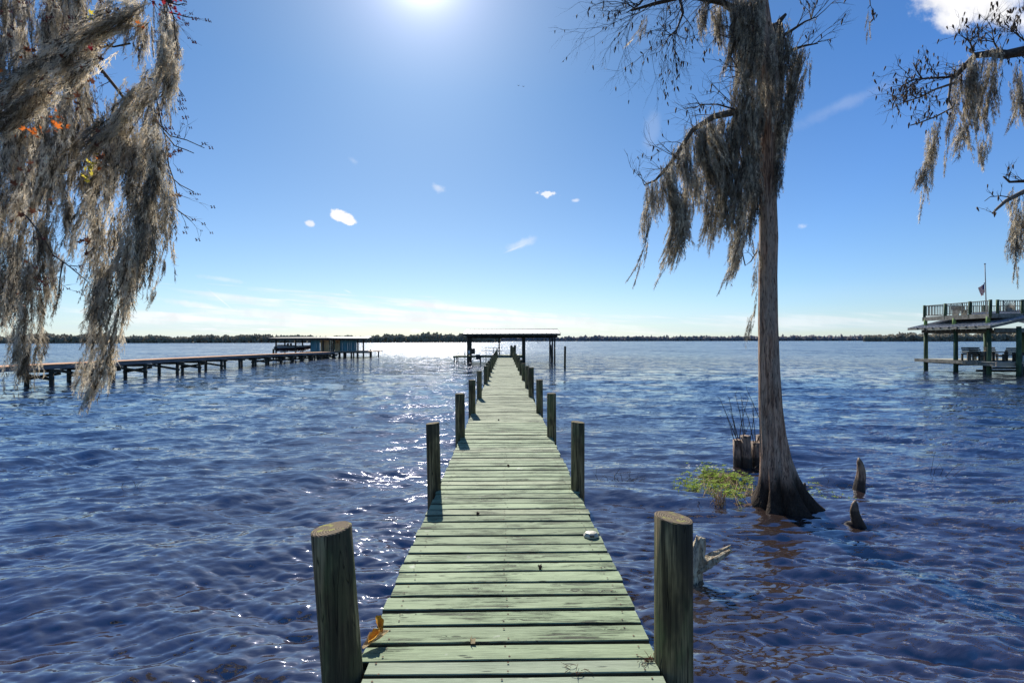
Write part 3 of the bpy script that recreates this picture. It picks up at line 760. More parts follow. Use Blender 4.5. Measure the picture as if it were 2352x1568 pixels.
# deck of the shelter
def deck_slab(x0, x1, y0, y1, z, parent, org, matn, name='deck_board', step=.15, along='x'):
    n_ = 0
    if along == 'x':
        y = y0
        while y < y1 - .05:
            b = min(step, y1 - y); o = MB().box(((x0 + x1) / 2 - org[0], y + b / 2 - org[1], z - .02), (x1 - x0, b - .015, .04)).build(name, M[matn], parent); y += step; n_ += 1
    else:
        x = x0
        while x < x1 - .05:
            b = min(step, x1 - x); MB().box((x + b / 2 - org[0], (y0 + y1) / 2 - org[1], z - .02), (b - .015, y1 - y0, .04)).build(name, M[matn], parent); x += step; n_ += 1
    return n_
deck_slab(-1.35, 1.15, 47.8, 53.0, .66, sh, (0, 46.3), 'plank_old', step=.4)
deck_slab(-5.9, -1.36, 48.9, 50.2, .66, sh, (0, 46.3), 'plank_old', step=.65)
mb = MB(); mb.box(S(-3.6, 48.87, .56), (4.7, .05, .16)); mb.box(S(-3.6, 50.2, .56), (4.7, .05, .16)); mb.box(S(-.1, 47.75, .56), (2.6, .05, .16)); mb.build('rim_joist', M['stringer'], sh)
for x in (-5.85, -5.6, -4.4, -3.2, -2.1): MB().tube([S(x, 49.0, -1), S(x, 49.0, .6)], .06, 8).build('post', M['dark_wood'], sh)
for x in (-5.6, -4.9, -1.9, -2.7): MB().tube([S(x, 50.15, -1), S(x, 50.15, 1.5)], .035, 6).build('rail_post', M['dark_wood'], sh)
mb = MB(); mb.bar(S(-2.9, 50.15, 1.42), S(-1.0, 50.15, 1.42), .03, .04); mb.bar(S(-3.2, 50.15, 1.12), S(-1.0, 50.15, 1.12), .03, .04); mb.build('rail', M['grey_wood'], sh)
MB().box(S(-3.95, 48.75, 1.12), (.42, .25, .55), bev=.02).build('lift_control_box', M['dark_wood'], sh)
MB().box(S(-4.25, 47.85, 1.05), (.16, .06, .3), bev=.01).build('meter_box', M['white_plastic'], sh)
MB().box(S(-3.4, 48.7, .52), (.45, .3, .5), bev=.03).build('lift_motor', M['black_metal'], sh)
for x in (-3.1, 2.9, 3.9):
    mb = MB(); mb.tube([S(x, 48.05, 2.5), S(x + .02, 48.05, 2.2), S(x - .1, 48.05, 1.9)], .012, 5); mb.build('hanging_cable', M['black_metal'], sh)
mb = MB(); mb.tube([S(2.6 + .1 * math.cos(a), 47.9, 2.12 + .17 * math.sin(a)) for a in np.linspace(0, 6.28, 12)], .016, 5); mb.build('rope_coil', M['black_metal'], sh)
# free standing mooring piles near the shelter
for (px, d, top, r, lb) in ((1297.5, 38.2, 1.72, .085, 'lone dark mooring piling in open water right of the boat shelter'),
                            (1173.9, 46.0, 1.72, .10, 'left one of three tall pilings standing in a row beside the dock end'),
                            (1178.2, 45.2, 1.60, .11, 'middle one of three tall pilings beside the dock end'),
                            (1182.6, 46.6, 1.74, .10, 'right one of three tall pilings beside the dock end')):
    o = piling_mesh(r, top - DECK, -1.4 - DECK, .015, 12, 0, int(px)).build('mooring_piling', PM, None, ((px - 1176) / F * d, d, DECK))
    tag(o, lb, 'piling')


# ------------------------------------------------------------------ long boardwalk on the left
bw = empty('boardwalk', (-23.4, 20, 0), 0, 'long raised boardwalk with orange brown planks on cross braced dark bents', 'boardwalk')
def bz(y): return 1.04 - max(0, y - 24) * .0042 if y < 44 else .955 - (y - 44) * .009
y = 12.0; kk = 0; rb = random.Random(3)
bmesh_ = MB().box((0, 0, -.02), (1.46, .148, .04), bev=.004).mesh('plank', M['new_wood'])
fars = MB()
while y < 62.4:
    off = (.25 * math.sin((y - 40) * .25) if y > 36 else 0) * .35
    if kk < 290 and y > 17.5:
        o = link_mesh('plank', bmesh_, bw, (off + rb.uniform(-.01, .01), y - 20, bz(y) + rb.uniform(-.004, .004))); kk += 1
        o.rotation_euler.z = rb.uniform(-.006, .006)
    else: fars.box((off, y - 20, bz(y) - .02), (1.46, .148, .04))
    y += .157
fars.build('plank', M['new_wood'], bw)['kind'] = 'stuff'
ys_ = [12, 14.8, 17.6, 20.7, 23.9, 26.2, 27.6, 30.0, 32.9, 35.2, 37.9, 40.4, 42.9, 44.8, 47.6, 50.2, 52.6, 55.0, 57.4, 59.8, 62.0]
for sx in (-.68, 0, .68):
    mb = MB()
    for a, b in zip(ys_[:-1], ys_[1:]):
        mb.bar((sx, a - 20, bz(a) - .14), (sx, b - 20, bz(b) - .14), .05, .20)
    mb.build('stringer', M['pier_side'], bw)
for i, y in enumerate(ys_):
    z = bz(y) - .24; y_ = y - 20; skew = .03 * math.sin(i * 3.7)
    MB().box((0, y_, z - .09), (2.15, .10, .16), bev=.006).build('cap_beam', M['dark_wood'], bw)
    for sx in (-.62, .62):
        MB().tube([(sx + skew, y_ + .02, -1.4), (sx, y_, z)], [.11, .10], 10).build('leg', M['dark_wood'], bw)
    if i not in (11, 12):
        MB().bar((-.95, y_ - .12, z - .22), (.85, y_ - .12, z - .52), .05, .14, up=(0, 0, 1)).build('brace', M['dark_wood'], bw)
    if i not in (8, 10, 11, 12):
        MB().bar((.95, y_ + .13, z - .22), (-.85, y_ + .13, z - .52), .05, .14).build('brace', M['dark_wood'], bw)

# ------------------------------------------------------------------ boat house at the end of the boardwalk
bh = empty('boat_house', (-25, 64, 0), 0, 'low flat roofed boat house with teal and tan board walls at the boardwalk end', 'boat house')
def Bh(x, y, z): return (x + 25, y - 64, z)
for (px, y) in ((634, 64.3), (654.3, 70), (679, 64.3), (695, 70), (714.7, 64), (742, 63.6), (766, 64), (780.5, 63.9), (794, 63.9), (822, 63.9), (834.6, 67), (741, 69.8), (790, 69.8), (812, 69.8), (634, 69.9)):
    x = (px - 1176) / F * y
    MB().tube([Bh(x, y, -1.2), Bh(x, y, 2.42)], .11, 8).build('post', M['dark_wood'], bh)
# roof: two low sheets
def slab(mb, P, th):
    Q = [(p[0], p[1], p[2] - th) for p in P]
    mb.add(list(P) + Q, [(0, 1, 2, 3), (7, 6, 5, 4), (0, 4, 5, 1), (1, 5, 6, 2), (2, 6, 7, 3), (3, 7, 4, 0)])
mb = MB(); slab(mb, [Bh(-32.0, 63.2, 2.56), Bh(-24.0, 63.2, 2.58), Bh(-25.5, 71, 2.78), Bh(-34.2, 71, 2.74)], .06); mb.build('roof_sheet', M['dark_roof'], bh)
mb = MB(); slab(mb, [Bh(-23.98, 62.9, 2.58), Bh(-18.8, 63.0, 2.54), Bh(-20.6, 71, 2.82), Bh(-25.48, 71, 2.80)], .06); mb.build('roof_sheet', M['tin_roof'], bh)
mb = MB(); mb.bar(Bh(-32, 63.25, 2.40), Bh(-18.9, 63.1, 2.39), .06, .20); mb.build('fascia', M['dark_wood'], bh)
for x in np.linspace(-31.5, -19.6, 13): MB().bar(Bh(x, 63.4, 2.42), Bh(x - .9, 70.8, 2.6), .06, .14).build('rafter', M['dark_wood'], bh)
MB().box(Bh(-22.9, 66.6, .78), (8.4, 6.2, .06)).build('floor_deck', M['pale_wood'], bh)
MB().box(Bh(-22.9, 63.46, .66), (8.4, .06, .18)).build('rim_joist', M['dark_wood'], bh)
MB().box(Bh(-18.9, 67.4, .72), (1.4, 2.0, .06)).build('landing', M['pale_wood'], bh)
def boards(x0, x1, y, matn, z0=.82, z1=2.30, step=.24):
    x = x0
    while x < x1 - .04:
        b = min(step, x1 - x); MB().box(Bh(x + b / 2, y + random.uniform(-.008, .008), (z0 + z1) / 2), (b - .014, .03, z1 - z0)).build('wall_board', M[matn], bh); x += step
boards(-26.55, -25.35, 63.8, 'teal_board'); boards(-25.3, -24.15, 63.78, 'tan_board', step=.58)
boards(-23.35, -22.72, 63.8, 'tan_board', step=.63); boards(-22.65, -20.5, 63.8, 'teal_board'); boards(-26.5, -25.6, 70.0, 'teal_board')
# round emblem and the line of small marks hung on the tan board
mb = MB(); mb.add([Bh(-23.03 + .13 * math.cos(a), 63.76, 2.0 + .13 * math.sin(a)) for a in np.linspace(0, 6.283, 13)[:-1]], [tuple(range(12))])
for k in range(6): mb.box(Bh(-23.03 + .02 * math.sin(k * 2.1), 63.765, 1.78 - k * .1), (.06, .01, .06))
mb.build('wall_ornament', simple('ornament', (.18, .09, .03), (.25, .13, .05), (6, 6, 6)), bh)
# glazed middle: window frames with panes
for x0, x1 in ((-24.1, -23.85), (-23.82, -23.6)):
    mb = MB(); xm = (x0 + x1) / 2
    for xx in (x0, x1): mb.box(Bh(xx, 63.85, 1.56), (.04, .05, 1.46))
    for zz in (.86, 1.4, 2.28): mb.box(Bh(xm, 63.85, zz), (x1 - x0, .045, .04))
    fr = mb.build('window', M['dark_wood'], bh)
    pn = MB().box(Bh(xm, 63.86, 1.56), (x1 - x0 - .05, .008, 1.4)).build('pane', M['glass'], fr)
MB().bar(Bh(-23.9, 63.6, 2.35), Bh(-23.2, 63.6, 1.9), .06, .08).build('brace', M['dark_wood'], bh)
for x in np.linspace(-26.3, -20.6, 8): MB().tube([Bh(x, 64.4, -1.2), Bh(x, 64.4, .74)], .11, 8).build('leg', M['dark_wood'], bh)
for x in (-19.4, -18.4): MB().tube([Bh(x, 66.6, -1.2), Bh(x, 66.6, .72)], .09, 8).build('leg', M['dark_wood'], bh)
o = piling_mesh(.10, 1.0 - DECK, -1.6, 0, 10, 0, 4).build('mooring_piling', PM, None, ((850.5 - 1176) / F * 67, 67, DECK)); tag(o, 'short dark mooring piling in the glittering water right of the boat house', 'piling')
o = piling_mesh(.12, 1.15 - DECK, -1.6, 0, 10, 0, 5).build('mooring_piling', PM, None, ((628 - 1176) / F * 63, 63, DECK)); tag(o, 'short dark mooring piling left of the boat under the flat roof', 'piling')

# ------------------------------------------------------------------ the motor boat on its lift
mbx = empty('motor_boat', (-30.1, 67, .72), 0, 'white topped motor boat with a dark hull lifted under the boat house roof', 'boat')
def hull_mesh(L=4.9, W=1.9):
    secs = []; ns = 9
    for i in range(ns):
        t = i / (ns - 1); x = -L / 2 + L * t
        wdt = W / 2 * (1 - max(0, (t - .45) / .55) ** 2.2) + .01; keel = .0 + .45 * max(0, (t - .55) / .45) ** 2.0
        ch = .30 + .25 * t ** 2; top = .62 + .16 * t ** 2
        xo = .35 * max(0, (t - .6) / .4) ** 2
        secs.append([(x, 0, keel), (x + xo * .3, -wdt * .72, keel + (ch - keel) * .6), (x + xo * .6, -wdt * .92, ch), (x + xo, -wdt, top)])
    return secs
secs = hull_mesh(); mb = MB(); top = MB()
V = []
for s_ in secs: V += s_ + [(p[0], -p[1], p[2]) for p in s_[1:]]
idx = [3, 2, 1, 0, 4, 5, 6]
fs = []
for i in range(len(secs) - 1):
    for a, b in zip(idx[:-1], idx[1:]): fs.append((i * 7 + a, i * 7 + b, (i + 1) * 7 + b, (i + 1) * 7 + a))
fs.append(tuple(idx)); mb.add(V, fs, 0, True); mb.build('hull', M['hull'], mbx)
V = []; fs = []
for i, s_ in enumerate(secs):
    x, y, z = s_[3]; yy = -y; inn = .62 if i < 5 else .0
    V += [(x, -yy - .01, z - .10), (x, -yy - .02, z + .02), (x, -yy * inn, z + .14), (x, yy * inn, z + .14), (x, yy + .02, z + .02), (x, yy + .01, z - .10)]
for i in range(len(secs) - 1):
    for k in range(5):
        if i < 4 and k == 2: continue
        fs.append((i * 6 + k, i * 6 + k + 1, (i + 1) * 6 + k + 1, (i + 1) * 6 + k))
fs.append((0, 1, 2)); fs.append((3, 4, 5))
mb = MB(); mb.add(V, fs, 0, True); mb.build('deck', M['boat_white'], mbx)
mb = MB(); mb.bar((-.1, -.75, .78), (.5, -.72, 1.10), .02, .03); mb.bar((-.1, .75, .78), (.5, .72, 1.10), .02, .03); mb.bar((.5, -.72, 1.1), (.7, 0, 1.14), .03, .03); mb.bar((.5, .72, 1.1), (.7, 0, 1.14), .03, .03)
mb.bar((.5, -.72, 1.1), (1.0, -.5, .82), .02, .03); mb.bar((.7, 0, 1.14), (1.3, 0, .86), .02, .03); mb.build('windshield_frame', M['metal'], mbx)
mb = MB(); mb.add([(.5, -.72, 1.1), (1.0, -.5, .82), (1.3, 0, .86), (.7, 0, 1.14)], [(0, 1, 2, 3)]); mb.add([(.5, .72, 1.1), (1.0, .5, .82), (1.3, 0, .86), (.7, 0, 1.14)], [(3, 2, 1, 0)]); mb.build('windshield', M['glass'], mbx)
for yy in (-.45, .45): MB().box((-.5, yy, .8), (.5, .5, .14), bev=.04).box((-.75, yy, .98), (.12, .5, .35), bev=.04).build('seat', M['black_metal'], mbx)
MB().box((-1.75, 0, .86), (.9, 1.3, .16), bev=.05).build('engine_cover', M['black_metal'], mbx)
for x in (-1.5, 1.2): MB().bar((x, -1.1, -.05), (x, 1.1, -.05), .1, .12).build('cradle', M['metal'], mbx)


# ------------------------------------------------------------------ two storey pavilion on the right
pv = empty('pavilion', (30.3, 30.6, 0), 0, 'two storey wooden boat pavilion with green posts and a railed roof deck', 'pavilion')
def Pv(x, y, z): return (x - 30.3, y - 30.6, z)
DZ = .80
YN, YF = 30.2, 35.6
for (x, y) in ((30.3, 30.7), (30.3, 33.0), (30.4, 35.5), (34.8, 35.5), (37.5, 35.5), (31.15, 29.7), (32.6, 30.3), (36.5, 30.3), (39, 30.5), (39, 35.5)):
    MB().tube([Pv(x, y, -1.3), Pv(x, y, 3.0)], [.14, .12], 12).build('post', M['green_wood'], pv)
for (x, y) in ((31.3, 29.75), (32.1, 30.0), (30.35, 31.0), (30.6, 33.3)):
    MB().tube([Pv(x, y, -1.3), Pv(x, y, DZ - .1)], [.12, .12], 10).build('pile', M['dark_wood'], pv)
# floor
nn_ = 0; y = YN - .2
while y < YF + .3:
    MB().box(Pv(35.0, y + .11, DZ - .02), (10.2, .205, .04)).build('floor_plank', M['grey_deck'], pv); y += .22
MB().bar(Pv(29.92, YF + .3, DZ - .10), Pv(29.92, 31.0, DZ - .10), .05, .22).build('rim_joist', M['grey_wood'], pv)
MB().bar(Pv(29.95, 31.0, DZ - .13), Pv(29.95, 29.9, DZ - .13), .05, .26).build('rim_joist', M['grey_wood'], pv)
MB().bar(Pv(29.9, 29.86, DZ - .14), Pv(40, 29.86, DZ - .20), .06, .26).build('front_board', M['pale_wood'], pv)
MB().box(Pv(33, 33, DZ - .26), (5.2, .1, .2)).build('beam', M['dark_wood'], pv)
MB().box(Pv(31.5, 31.2, .18), (3.0, .12, .14)).build('low_beam', M['dark_wood'], pv)
MB().box(Pv(31.6, 30.1, .42), (3.4, .08, .14)).build('low_beam', M['dark_wood'], pv)
MB().box(Pv(30.45, 33, DZ - .2), (.12, 5.4, .18)).build('beam', M['dark_wood'], pv)
# lower hipped metal roof, eave at 29.3 m, ridge along the deck
pitch = lambda x: 3.02 + (x - 29.3) * .225
nrib = 24
for k in range(nrib):
    y0 = 29.85 + (36.1 - 29.85) * k / nrib; y1 = 29.85 + (36.1 - 29.85) * (k + 1) / nrib
    mb = MB(); slab(mb, [Pv(29.55, y0 + .006, 3.02 + .056), Pv(34.6, y0 + .006, pitch(34.6)), Pv(34.6, y1 - .006, pitch(34.6)), Pv(29.55, y1 - .006, 3.02 + .056)], .025)
    mb.bar(Pv(29.55, y0, 3.091), Pv(34.6, y0, pitch(34.6) + .015), .04, .035); mb.build('roof_panel', M['grey_tin'], pv)
mb = MB(); slab(mb, [Pv(34.62, 29.85, pitch(34.6)), Pv(40.2, 29.85, 3.02), Pv(40.2, 36.1, 3.02), Pv(34.62, 36.1, pitch(34.6))], .025); mb.build('rear_roof', M['grey_tin'], pv)
MB().bar(Pv(29.57, 29.86, 2.98), Pv(29.57, 36.1, 2.98), .04, .15).build('eave_board', M['grey_wood'], pv)
MB().bar(Pv(29.57, 29.83, 2.97), Pv(34.6, 29.83, pitch(34.6) - .1), .04, .15).build('rake_board', M['grey_wood'], pv)
MB().box(Pv(34.6, 30.35, 2.78), (8.6, .1, .26)).build('beam', M['grey_wood'], pv)
MB().box(Pv(34.6, 35.5, 2.78), (8.6, .1, .26)).build('beam', M['dark_wood'], pv)
MB().box(Pv(30.3, 33.1, 2.80), (.1, 5.2, .22)).build('beam', M['dark_wood'], pv)
for y in np.linspace(30.8, 35.2, 8): MB().bar(Pv(29.5, y, 2.98), Pv(34.5, y, pitch(34.5) - .08), .05, .12).build('rafter', M['dark_wood'], pv)
for k, y in enumerate(np.linspace(30.5, 34.6, 12)):
    MB().tube([Pv(29.4, y, 2.88), Pv(29.4, y + .05, 2.80), Pv(29.42, y + .02, 2.74 - .03 * (k % 3))], .018, 5).build('string_light', M['black_metal'], pv)
# upper deck
UZ = 3.86
UX0, UX1, UY0, UY1 = 30.3, 39.0, 30.6, 35.5
MB().bar(Pv(UX0 - .05, UY0, UZ - .16), Pv(UX0 - .05, UY1 + .1, UZ - .16), .06, .28).build('deck_beam', M['grey_wood'], pv)
MB().bar(Pv(UX0, UY0 - .05, UZ - .16), Pv(UX1, UY0 - .05, UZ - .16), .06, .28).build('deck_beam', M['grey_wood'], pv)
MB().box(Pv((UX0 + UX1) / 2, (UY0 + UY1) / 2, UZ - .03), (UX1 - UX0 - .02, UY1 - UY0 - .02, .05)).build('upper_floor', M['grey_deck'], pv)
for (x, y) in ((30.3, 35.4), (30.3, 33.1), (30.3, 30.75)): MB().tube([Pv(x, y, 3.1), Pv(x, y, UZ - .2)], .11, 10).build('deck_post', simple('fresh_green', (.12, .20, .06), (.17, .26, .09), (6, 6, 2)), pv)
def railing(A, B, posts_t, sun_t, n_bal):
    A, B = Vector(A), Vector(B); D_ = B - A
    for t in posts_t:
        p = A + D_ * t; MB().tube([p + Vector((0, 0, -.25)), p + Vector((0, 0, .86))], .085, 10).build('rail_post', M['green_wood'], pv)
    mb = MB(); mb.bar(A + Vector((0, 0, .80)), B + Vector((0, 0, .80)), .10, .045); mb.build('top_rail', M['grey_wood'], pv)
    mb = MB(); mb.bar(A + Vector((0, 0, .10)), B + Vector((0, 0, .10)), .06, .045); mb.build('bottom_rail', M['grey_wood'], pv)
    nrm = Vector((0, 0, 1)).cross(D_).normalized()
    for k in range(n_bal):
        t = (k + .5) / n_bal
        if any(abs(t - s0) < hw for s0, hw in sun_t): continue
        p = A + D_ * t; MB().bar(p + Vector((0, 0, .12)), p + Vector((0, 0, .78)), .028, .03).build('baluster', M['grey_wood'], pv)
    for s0, hw in sun_t:
        c = A + D_ * s0; hwm = D_.length * hw; dn = D_.normalized()
        mb = MB()
        for e in (-1, 1): mb.bar(c + dn * hwm * e + Vector((0, 0, .1)), c + dn * hwm * e + Vector((0, 0, .8)), .04, .04)
        for a in np.linspace(4, 176, 19):
            dr = dn * math.cos(R(a)) + Vector((0, 0, 1)) * math.sin(R(a))
            Lm = min(hwm / max(abs(math.cos(R(a))), 1e-3), .66 / max(math.sin(R(a)), 1e-3))
            mb.bar(c + Vector((0, 0, .13)) + dr * .13, c + Vector((0, 0, .13)) + dr * Lm, .025, .035, up=nrm)
        pts = [c + Vector((0, 0, .12)) + (dn * math.cos(a) + Vector((0, 0, 1)) * math.sin(a)) * .16 for a in np.linspace(0, math.pi, 11)]
        n0 = len(mb.v); mb.add([p + nrm * .02 for p in pts] + [p - nrm * .02 for p in pts], [tuple(range(11)), tuple(range(21, 10, -1))] + [(k, k + 1, k + 12, k + 11) for k in range(10)])
        mb.build('sunburst_panel', M['grey_wood'], pv)
A = Pv(UX0, UY1, UZ); B = Pv(UX0, UY0, UZ)
railing(A, B, (0, .35, .72, 1.0), [(.52, .085)], 38)
A = Pv(UX0, UY0, UZ); B = Pv(UX1, UY0, UZ)
railing(Vector(A) + Vector((.45, 0, 0)), B, (0.0, .19, .4, .6), [(.09, .045), (.3, .045)], 62)
A = Pv(UX0, UY1, UZ); B = Pv(UX1, UY1, UZ)
railing(A, B, (.25, .5, .75, 1), [], 40)
for x in (31.6,): # bench on the roof deck
    MB().box(Pv(x + .3, 34.6, UZ + .62), (.9, .06, .28)).box(Pv(x + .3, 34.3, UZ + .42), (.9, .4, .05)).box(Pv(x, 34.4, UZ + .2), (.07, .4, .4)).box(Pv(x + .6, 34.4, UZ + .2), (.07, .4, .4)).build('bench', M['grey_wood'], pv)

# flag pole and flag
fp = empty('flagpole', (32.4, 33.0, 3.85), 0, 'thin grey flagpole rising above the railed roof deck of the pavilion', 'flagpole')
mb = MB(); mb.tube([(0, 0, 0), (-.05, 0, 1.7), (-.10, 0, 3.45)], [.035, .03, .025], 8); mb.build('pole', simple('pole_paint', (.22, .22, .22), (.30, .30, .30), (5, 5, 5), rough=.8), fp)
mb = MB(); v0, f0 = ico(); mb.add([Vector(v) * .06 + Vector((-.10, 0, 3.5)) for v in v0], [tuple(f) for f in f0]); mb.build('finial', M['metal'], fp)
def flag():
    mb = MB(); nx, nz = 10, 14; V = []
    for j in range(nz):
        for i in range(nx):
            s_ = i / (nx - 1); t_ = j / (nz - 1)
            x = -s_ * (.28 * (1 - .55 * t_) + .1 * s_) ; yy = .06 * math.sin(s_ * 14 + t_ * 2) * (.4 + s_)
            z = -t_ * .62 - s_ * .36 + .02 * math.sin(s_ * 9)
            V.append((x, yy, z))
    for j in range(nz - 1):
        for i in range(nx - 1):
            a = j * nx + i; mi = 2 if (j < 7 and i < 4) else (j % 2)
            mb.add([V[a], V[a + 1], V[a + nx + 1], V[a + nx]], [(0, 1, 2, 3)], mi, True)
    o = mb.build('flag', [M['cloth_red'], M['cloth_white'], M['cloth_blue']], None, (32.4 - .11, 33.0, 3.85 + 2.25))
    tag(o, 'limp red white and blue striped flag hanging against its pole', 'flag')
flag()

# ------------------------------------------------------------------ wooden furniture under the pavilion
def slat_chair(loc, rz, label, mat='grey_wood', wd=.72, lean=.35, group='slatted wooden chairs on the pavilion floor'):
    t = empty('slatted_chair', loc, rz, label, 'chair', group)
    for sx in (-1, 1):
        MB().box((sx * wd / 2, -.28, .28), (.09, .10, .56)).build('leg', M[mat], t)
        MB().box((sx * wd / 2, .30, .24), (.09, .10, .48)).build('leg', M[mat], t)
        MB().box((sx * wd / 2, 0, .58), (.14, .78, .035)).build('armrest', M[mat], t)
    for k in range(5): MB().box((0, -.28 + k * .12, .34 - k * .012), (wd - .08, .10, .025)).build('seat_slat', M[mat], t)
    for k in range(4):
        z = .44 + k * .13; MB().box((0, .26 + (z - .34) * lean, z), (wd - .04, .03, .10), Matrix.Rotation(-math.atan(lean), 3, 'X')).build('back_slat', M[mat], t)
    return t
slat_chair((30.2, 31.6, DZ), 2.9 + math.pi, 'dark slatted wooden chair, leftmost on the pavilion floor, its back to the camera', 'dark_wood', .95)
slat_chair((31.9, 33.0, DZ), 1.9, 'tilted pale slatted wooden chair seen from its side behind the dark chair', 'grey_wood', .7, .7)
slat_chair((31.62, 31.0, DZ), math.pi + .1, 'dark slatted wooden chair right of the near green post', 'dark_wood', .95)
slat_chair((33.0, 33.0, DZ), 1.6, 'pale wooden chair partly hidden between the green post and the dark chair', 'pale_wood', .8)
t = empty('wooden_table', (31.0, 31.9, DZ), 0, 'low wooden table between the slatted chairs under the pavilion', 'table')
for k in range(6): MB().box((-.35 + k * .14, 0, .52), (.13, .7, .03)).build('top_slat', M['grey_wood'], t)
for sx in (-.3, .3):
    for sy in (-.28, .28): MB().box((sx, sy, .25), (.08, .08, .5)).build('leg', M['grey_wood'], t)
t = empty('storage_box', (32.2, 30.7, DZ), 0, 'grey vertical board storage box at the right end of the pavilion floor', 'box')
for k in range(6): MB().box((-.2 + k * .085, -.2, .27), (.08, .03, .54)).build('board', M['dark_wood'], t)
MB().box((0, 0, .26), (.5, .36, .5)).build('crate', M['dark_wood'], t); MB().box((0, 0, .55), (.56, .46, .03)).build('lid', M['dark_wood'], t)
t = empty('white_bin', (32.15, 30.1, DZ), 0, 'small white box with a dark marking beside the grey storage box', 'box')
MB().box((0, 0, .2), (.42, .3, .4), bev=.02).build('body', M['white_plastic'], t); mb = MB(); mb.box((.1, -.16, .24), (.07, .01, .1)); mb.box((.1, -.162, .13), (.1, .01, .05)); mb.build('marking', M['black_metal'], t)


# ------------------------------------------------------------------ moss
def tuft_mesh(name, seed, L, rad, nf, flen, mats, width=.0017, ns=9, darkness=.40):
    """a hank of wavy strings, each clothed with short curled fibres that mostly point down it"""
    r = np.random.default_rng(seed); nseg = 3
    which = r.integers(0, ns, nf); u = r.uniform(0, 1, nf)
    sa = r.uniform(0, 6.28, ns); sr = rad * np.sqrt(r.uniform(0, 1, ns)) * .9
    s0 = r.uniform(-.12, .25, ns); s1 = r.uniform(.55, 1.15, ns)                  # strings begin and end at different heights
    ph = r.uniform(0, 6.28, (ns, 2)); wv = rad * .22
    uu = s0[which] + (s1[which] - s0[which]) * u
    taper = 1 - .45 * np.clip(uu, 0, 1)
    bx = np.cos(sa[which]) * sr[which] * taper + wv * np.sin(uu * 7 + ph[which, 0]); by = np.sin(sa[which]) * sr[which] * taper + wv * np.sin(uu * 6 + ph[which, 1])
    base = np.stack([bx, by, -uu * L], 1)
    env = (.35 + .65 * np.sin(np.clip(u, 0, 1) * math.pi) ** .6) * (1 - .55 * u)
    ang = r.uniform(0, 2 * math.pi, nf); sp = r.uniform(.05, .75, nf) ** 1.3
    d = np.stack([np.cos(ang) * sp, np.sin(ang) * sp, np.full(nf, -1.0)], 1) + r.normal(0, .16, (nf, 3)); d /= np.linalg.norm(d, axis=1)[:, None]
    fl = flen * r.uniform(.5, 1.3, nf) * (.5 + .5 * env); side = np.cross(d, r.normal(0, 1, (nf, 3))); side /= np.linalg.norm(side, axis=1)[:, None]
    base[:, 0] += r.normal(0, rad * .10, nf) * env; base[:, 1] += r.normal(0, rad * .10, nf) * env
    p = base.copy(); pts = []; curl = r.normal(0, .7, (nf, 3))
    for k in range(nseg + 1):
        wk = width * (1.0 - .22 * k) * .5
        pts.append(p - side * wk); pts.append(p + side * wk)
        p = p + d * (fl / nseg)[:, None]; d = d + curl * .45 + np.array([0, 0, -.15]); d /= np.linalg.norm(d, axis=1)[:, None]
    V = np.stack(pts, 1).reshape(-1, 3); m_ = 2 * (nseg + 1)
    q = np.array([[2 * k, 2 * k + 1, 2 * k + 3, 2 * k + 2] for k in range(nseg)])
    Fc = (q[None] + (np.arange(nf) * m_)[:, None, None]).reshape(-1, 4)
    me = bpy.data.meshes.new(name); me.vertices.add(len(V)); me.vertices.foreach_set('co', V.reshape(-1).astype(np.float32))
    me.loops.add(Fc.size); me.loops.foreach_set('vertex_index', Fc.reshape(-1).astype(np.int32))
    me.polygons.add(len(Fc)); me.polygons.foreach_set('loop_start', (np.arange(len(Fc)) * 4).astype(np.int32))
    for m1 in mats: me.materials.append(m1)
    dark = (r.uniform(0, 1, ns) < darkness).astype(np.int32)
    me.polygons.foreach_set('material_index', np.repeat(dark[which], nseg).astype(np.int32))
    me.update(calc_edges=True); return me
NM, FM = [M['moss'], M['moss_dark']], [M['moss_grey'], M['moss_dark']]
TUFT_BIG = [tuft_mesh('moss_tuft', 100 + k, .34, .050, 560, .050, NM, .0032, 11, .36) for k in range(6)]
TUFT_THIN = [tuft_mesh('moss_tuft', 200 + k, .30, .014, 210, .034, NM, .0028, 3, .34) for k in range(4)]
FAR_BIG = [tuft_mesh('moss_tuft', 300 + k, .55, .075, 520, .075, FM, .0052, 10) for k in range(5)]
FAR_THIN = [tuft_mesh('moss_tuft', 400 + k, .42, .020, 210, .048, FM, .0046, 3) for k in range(4)]

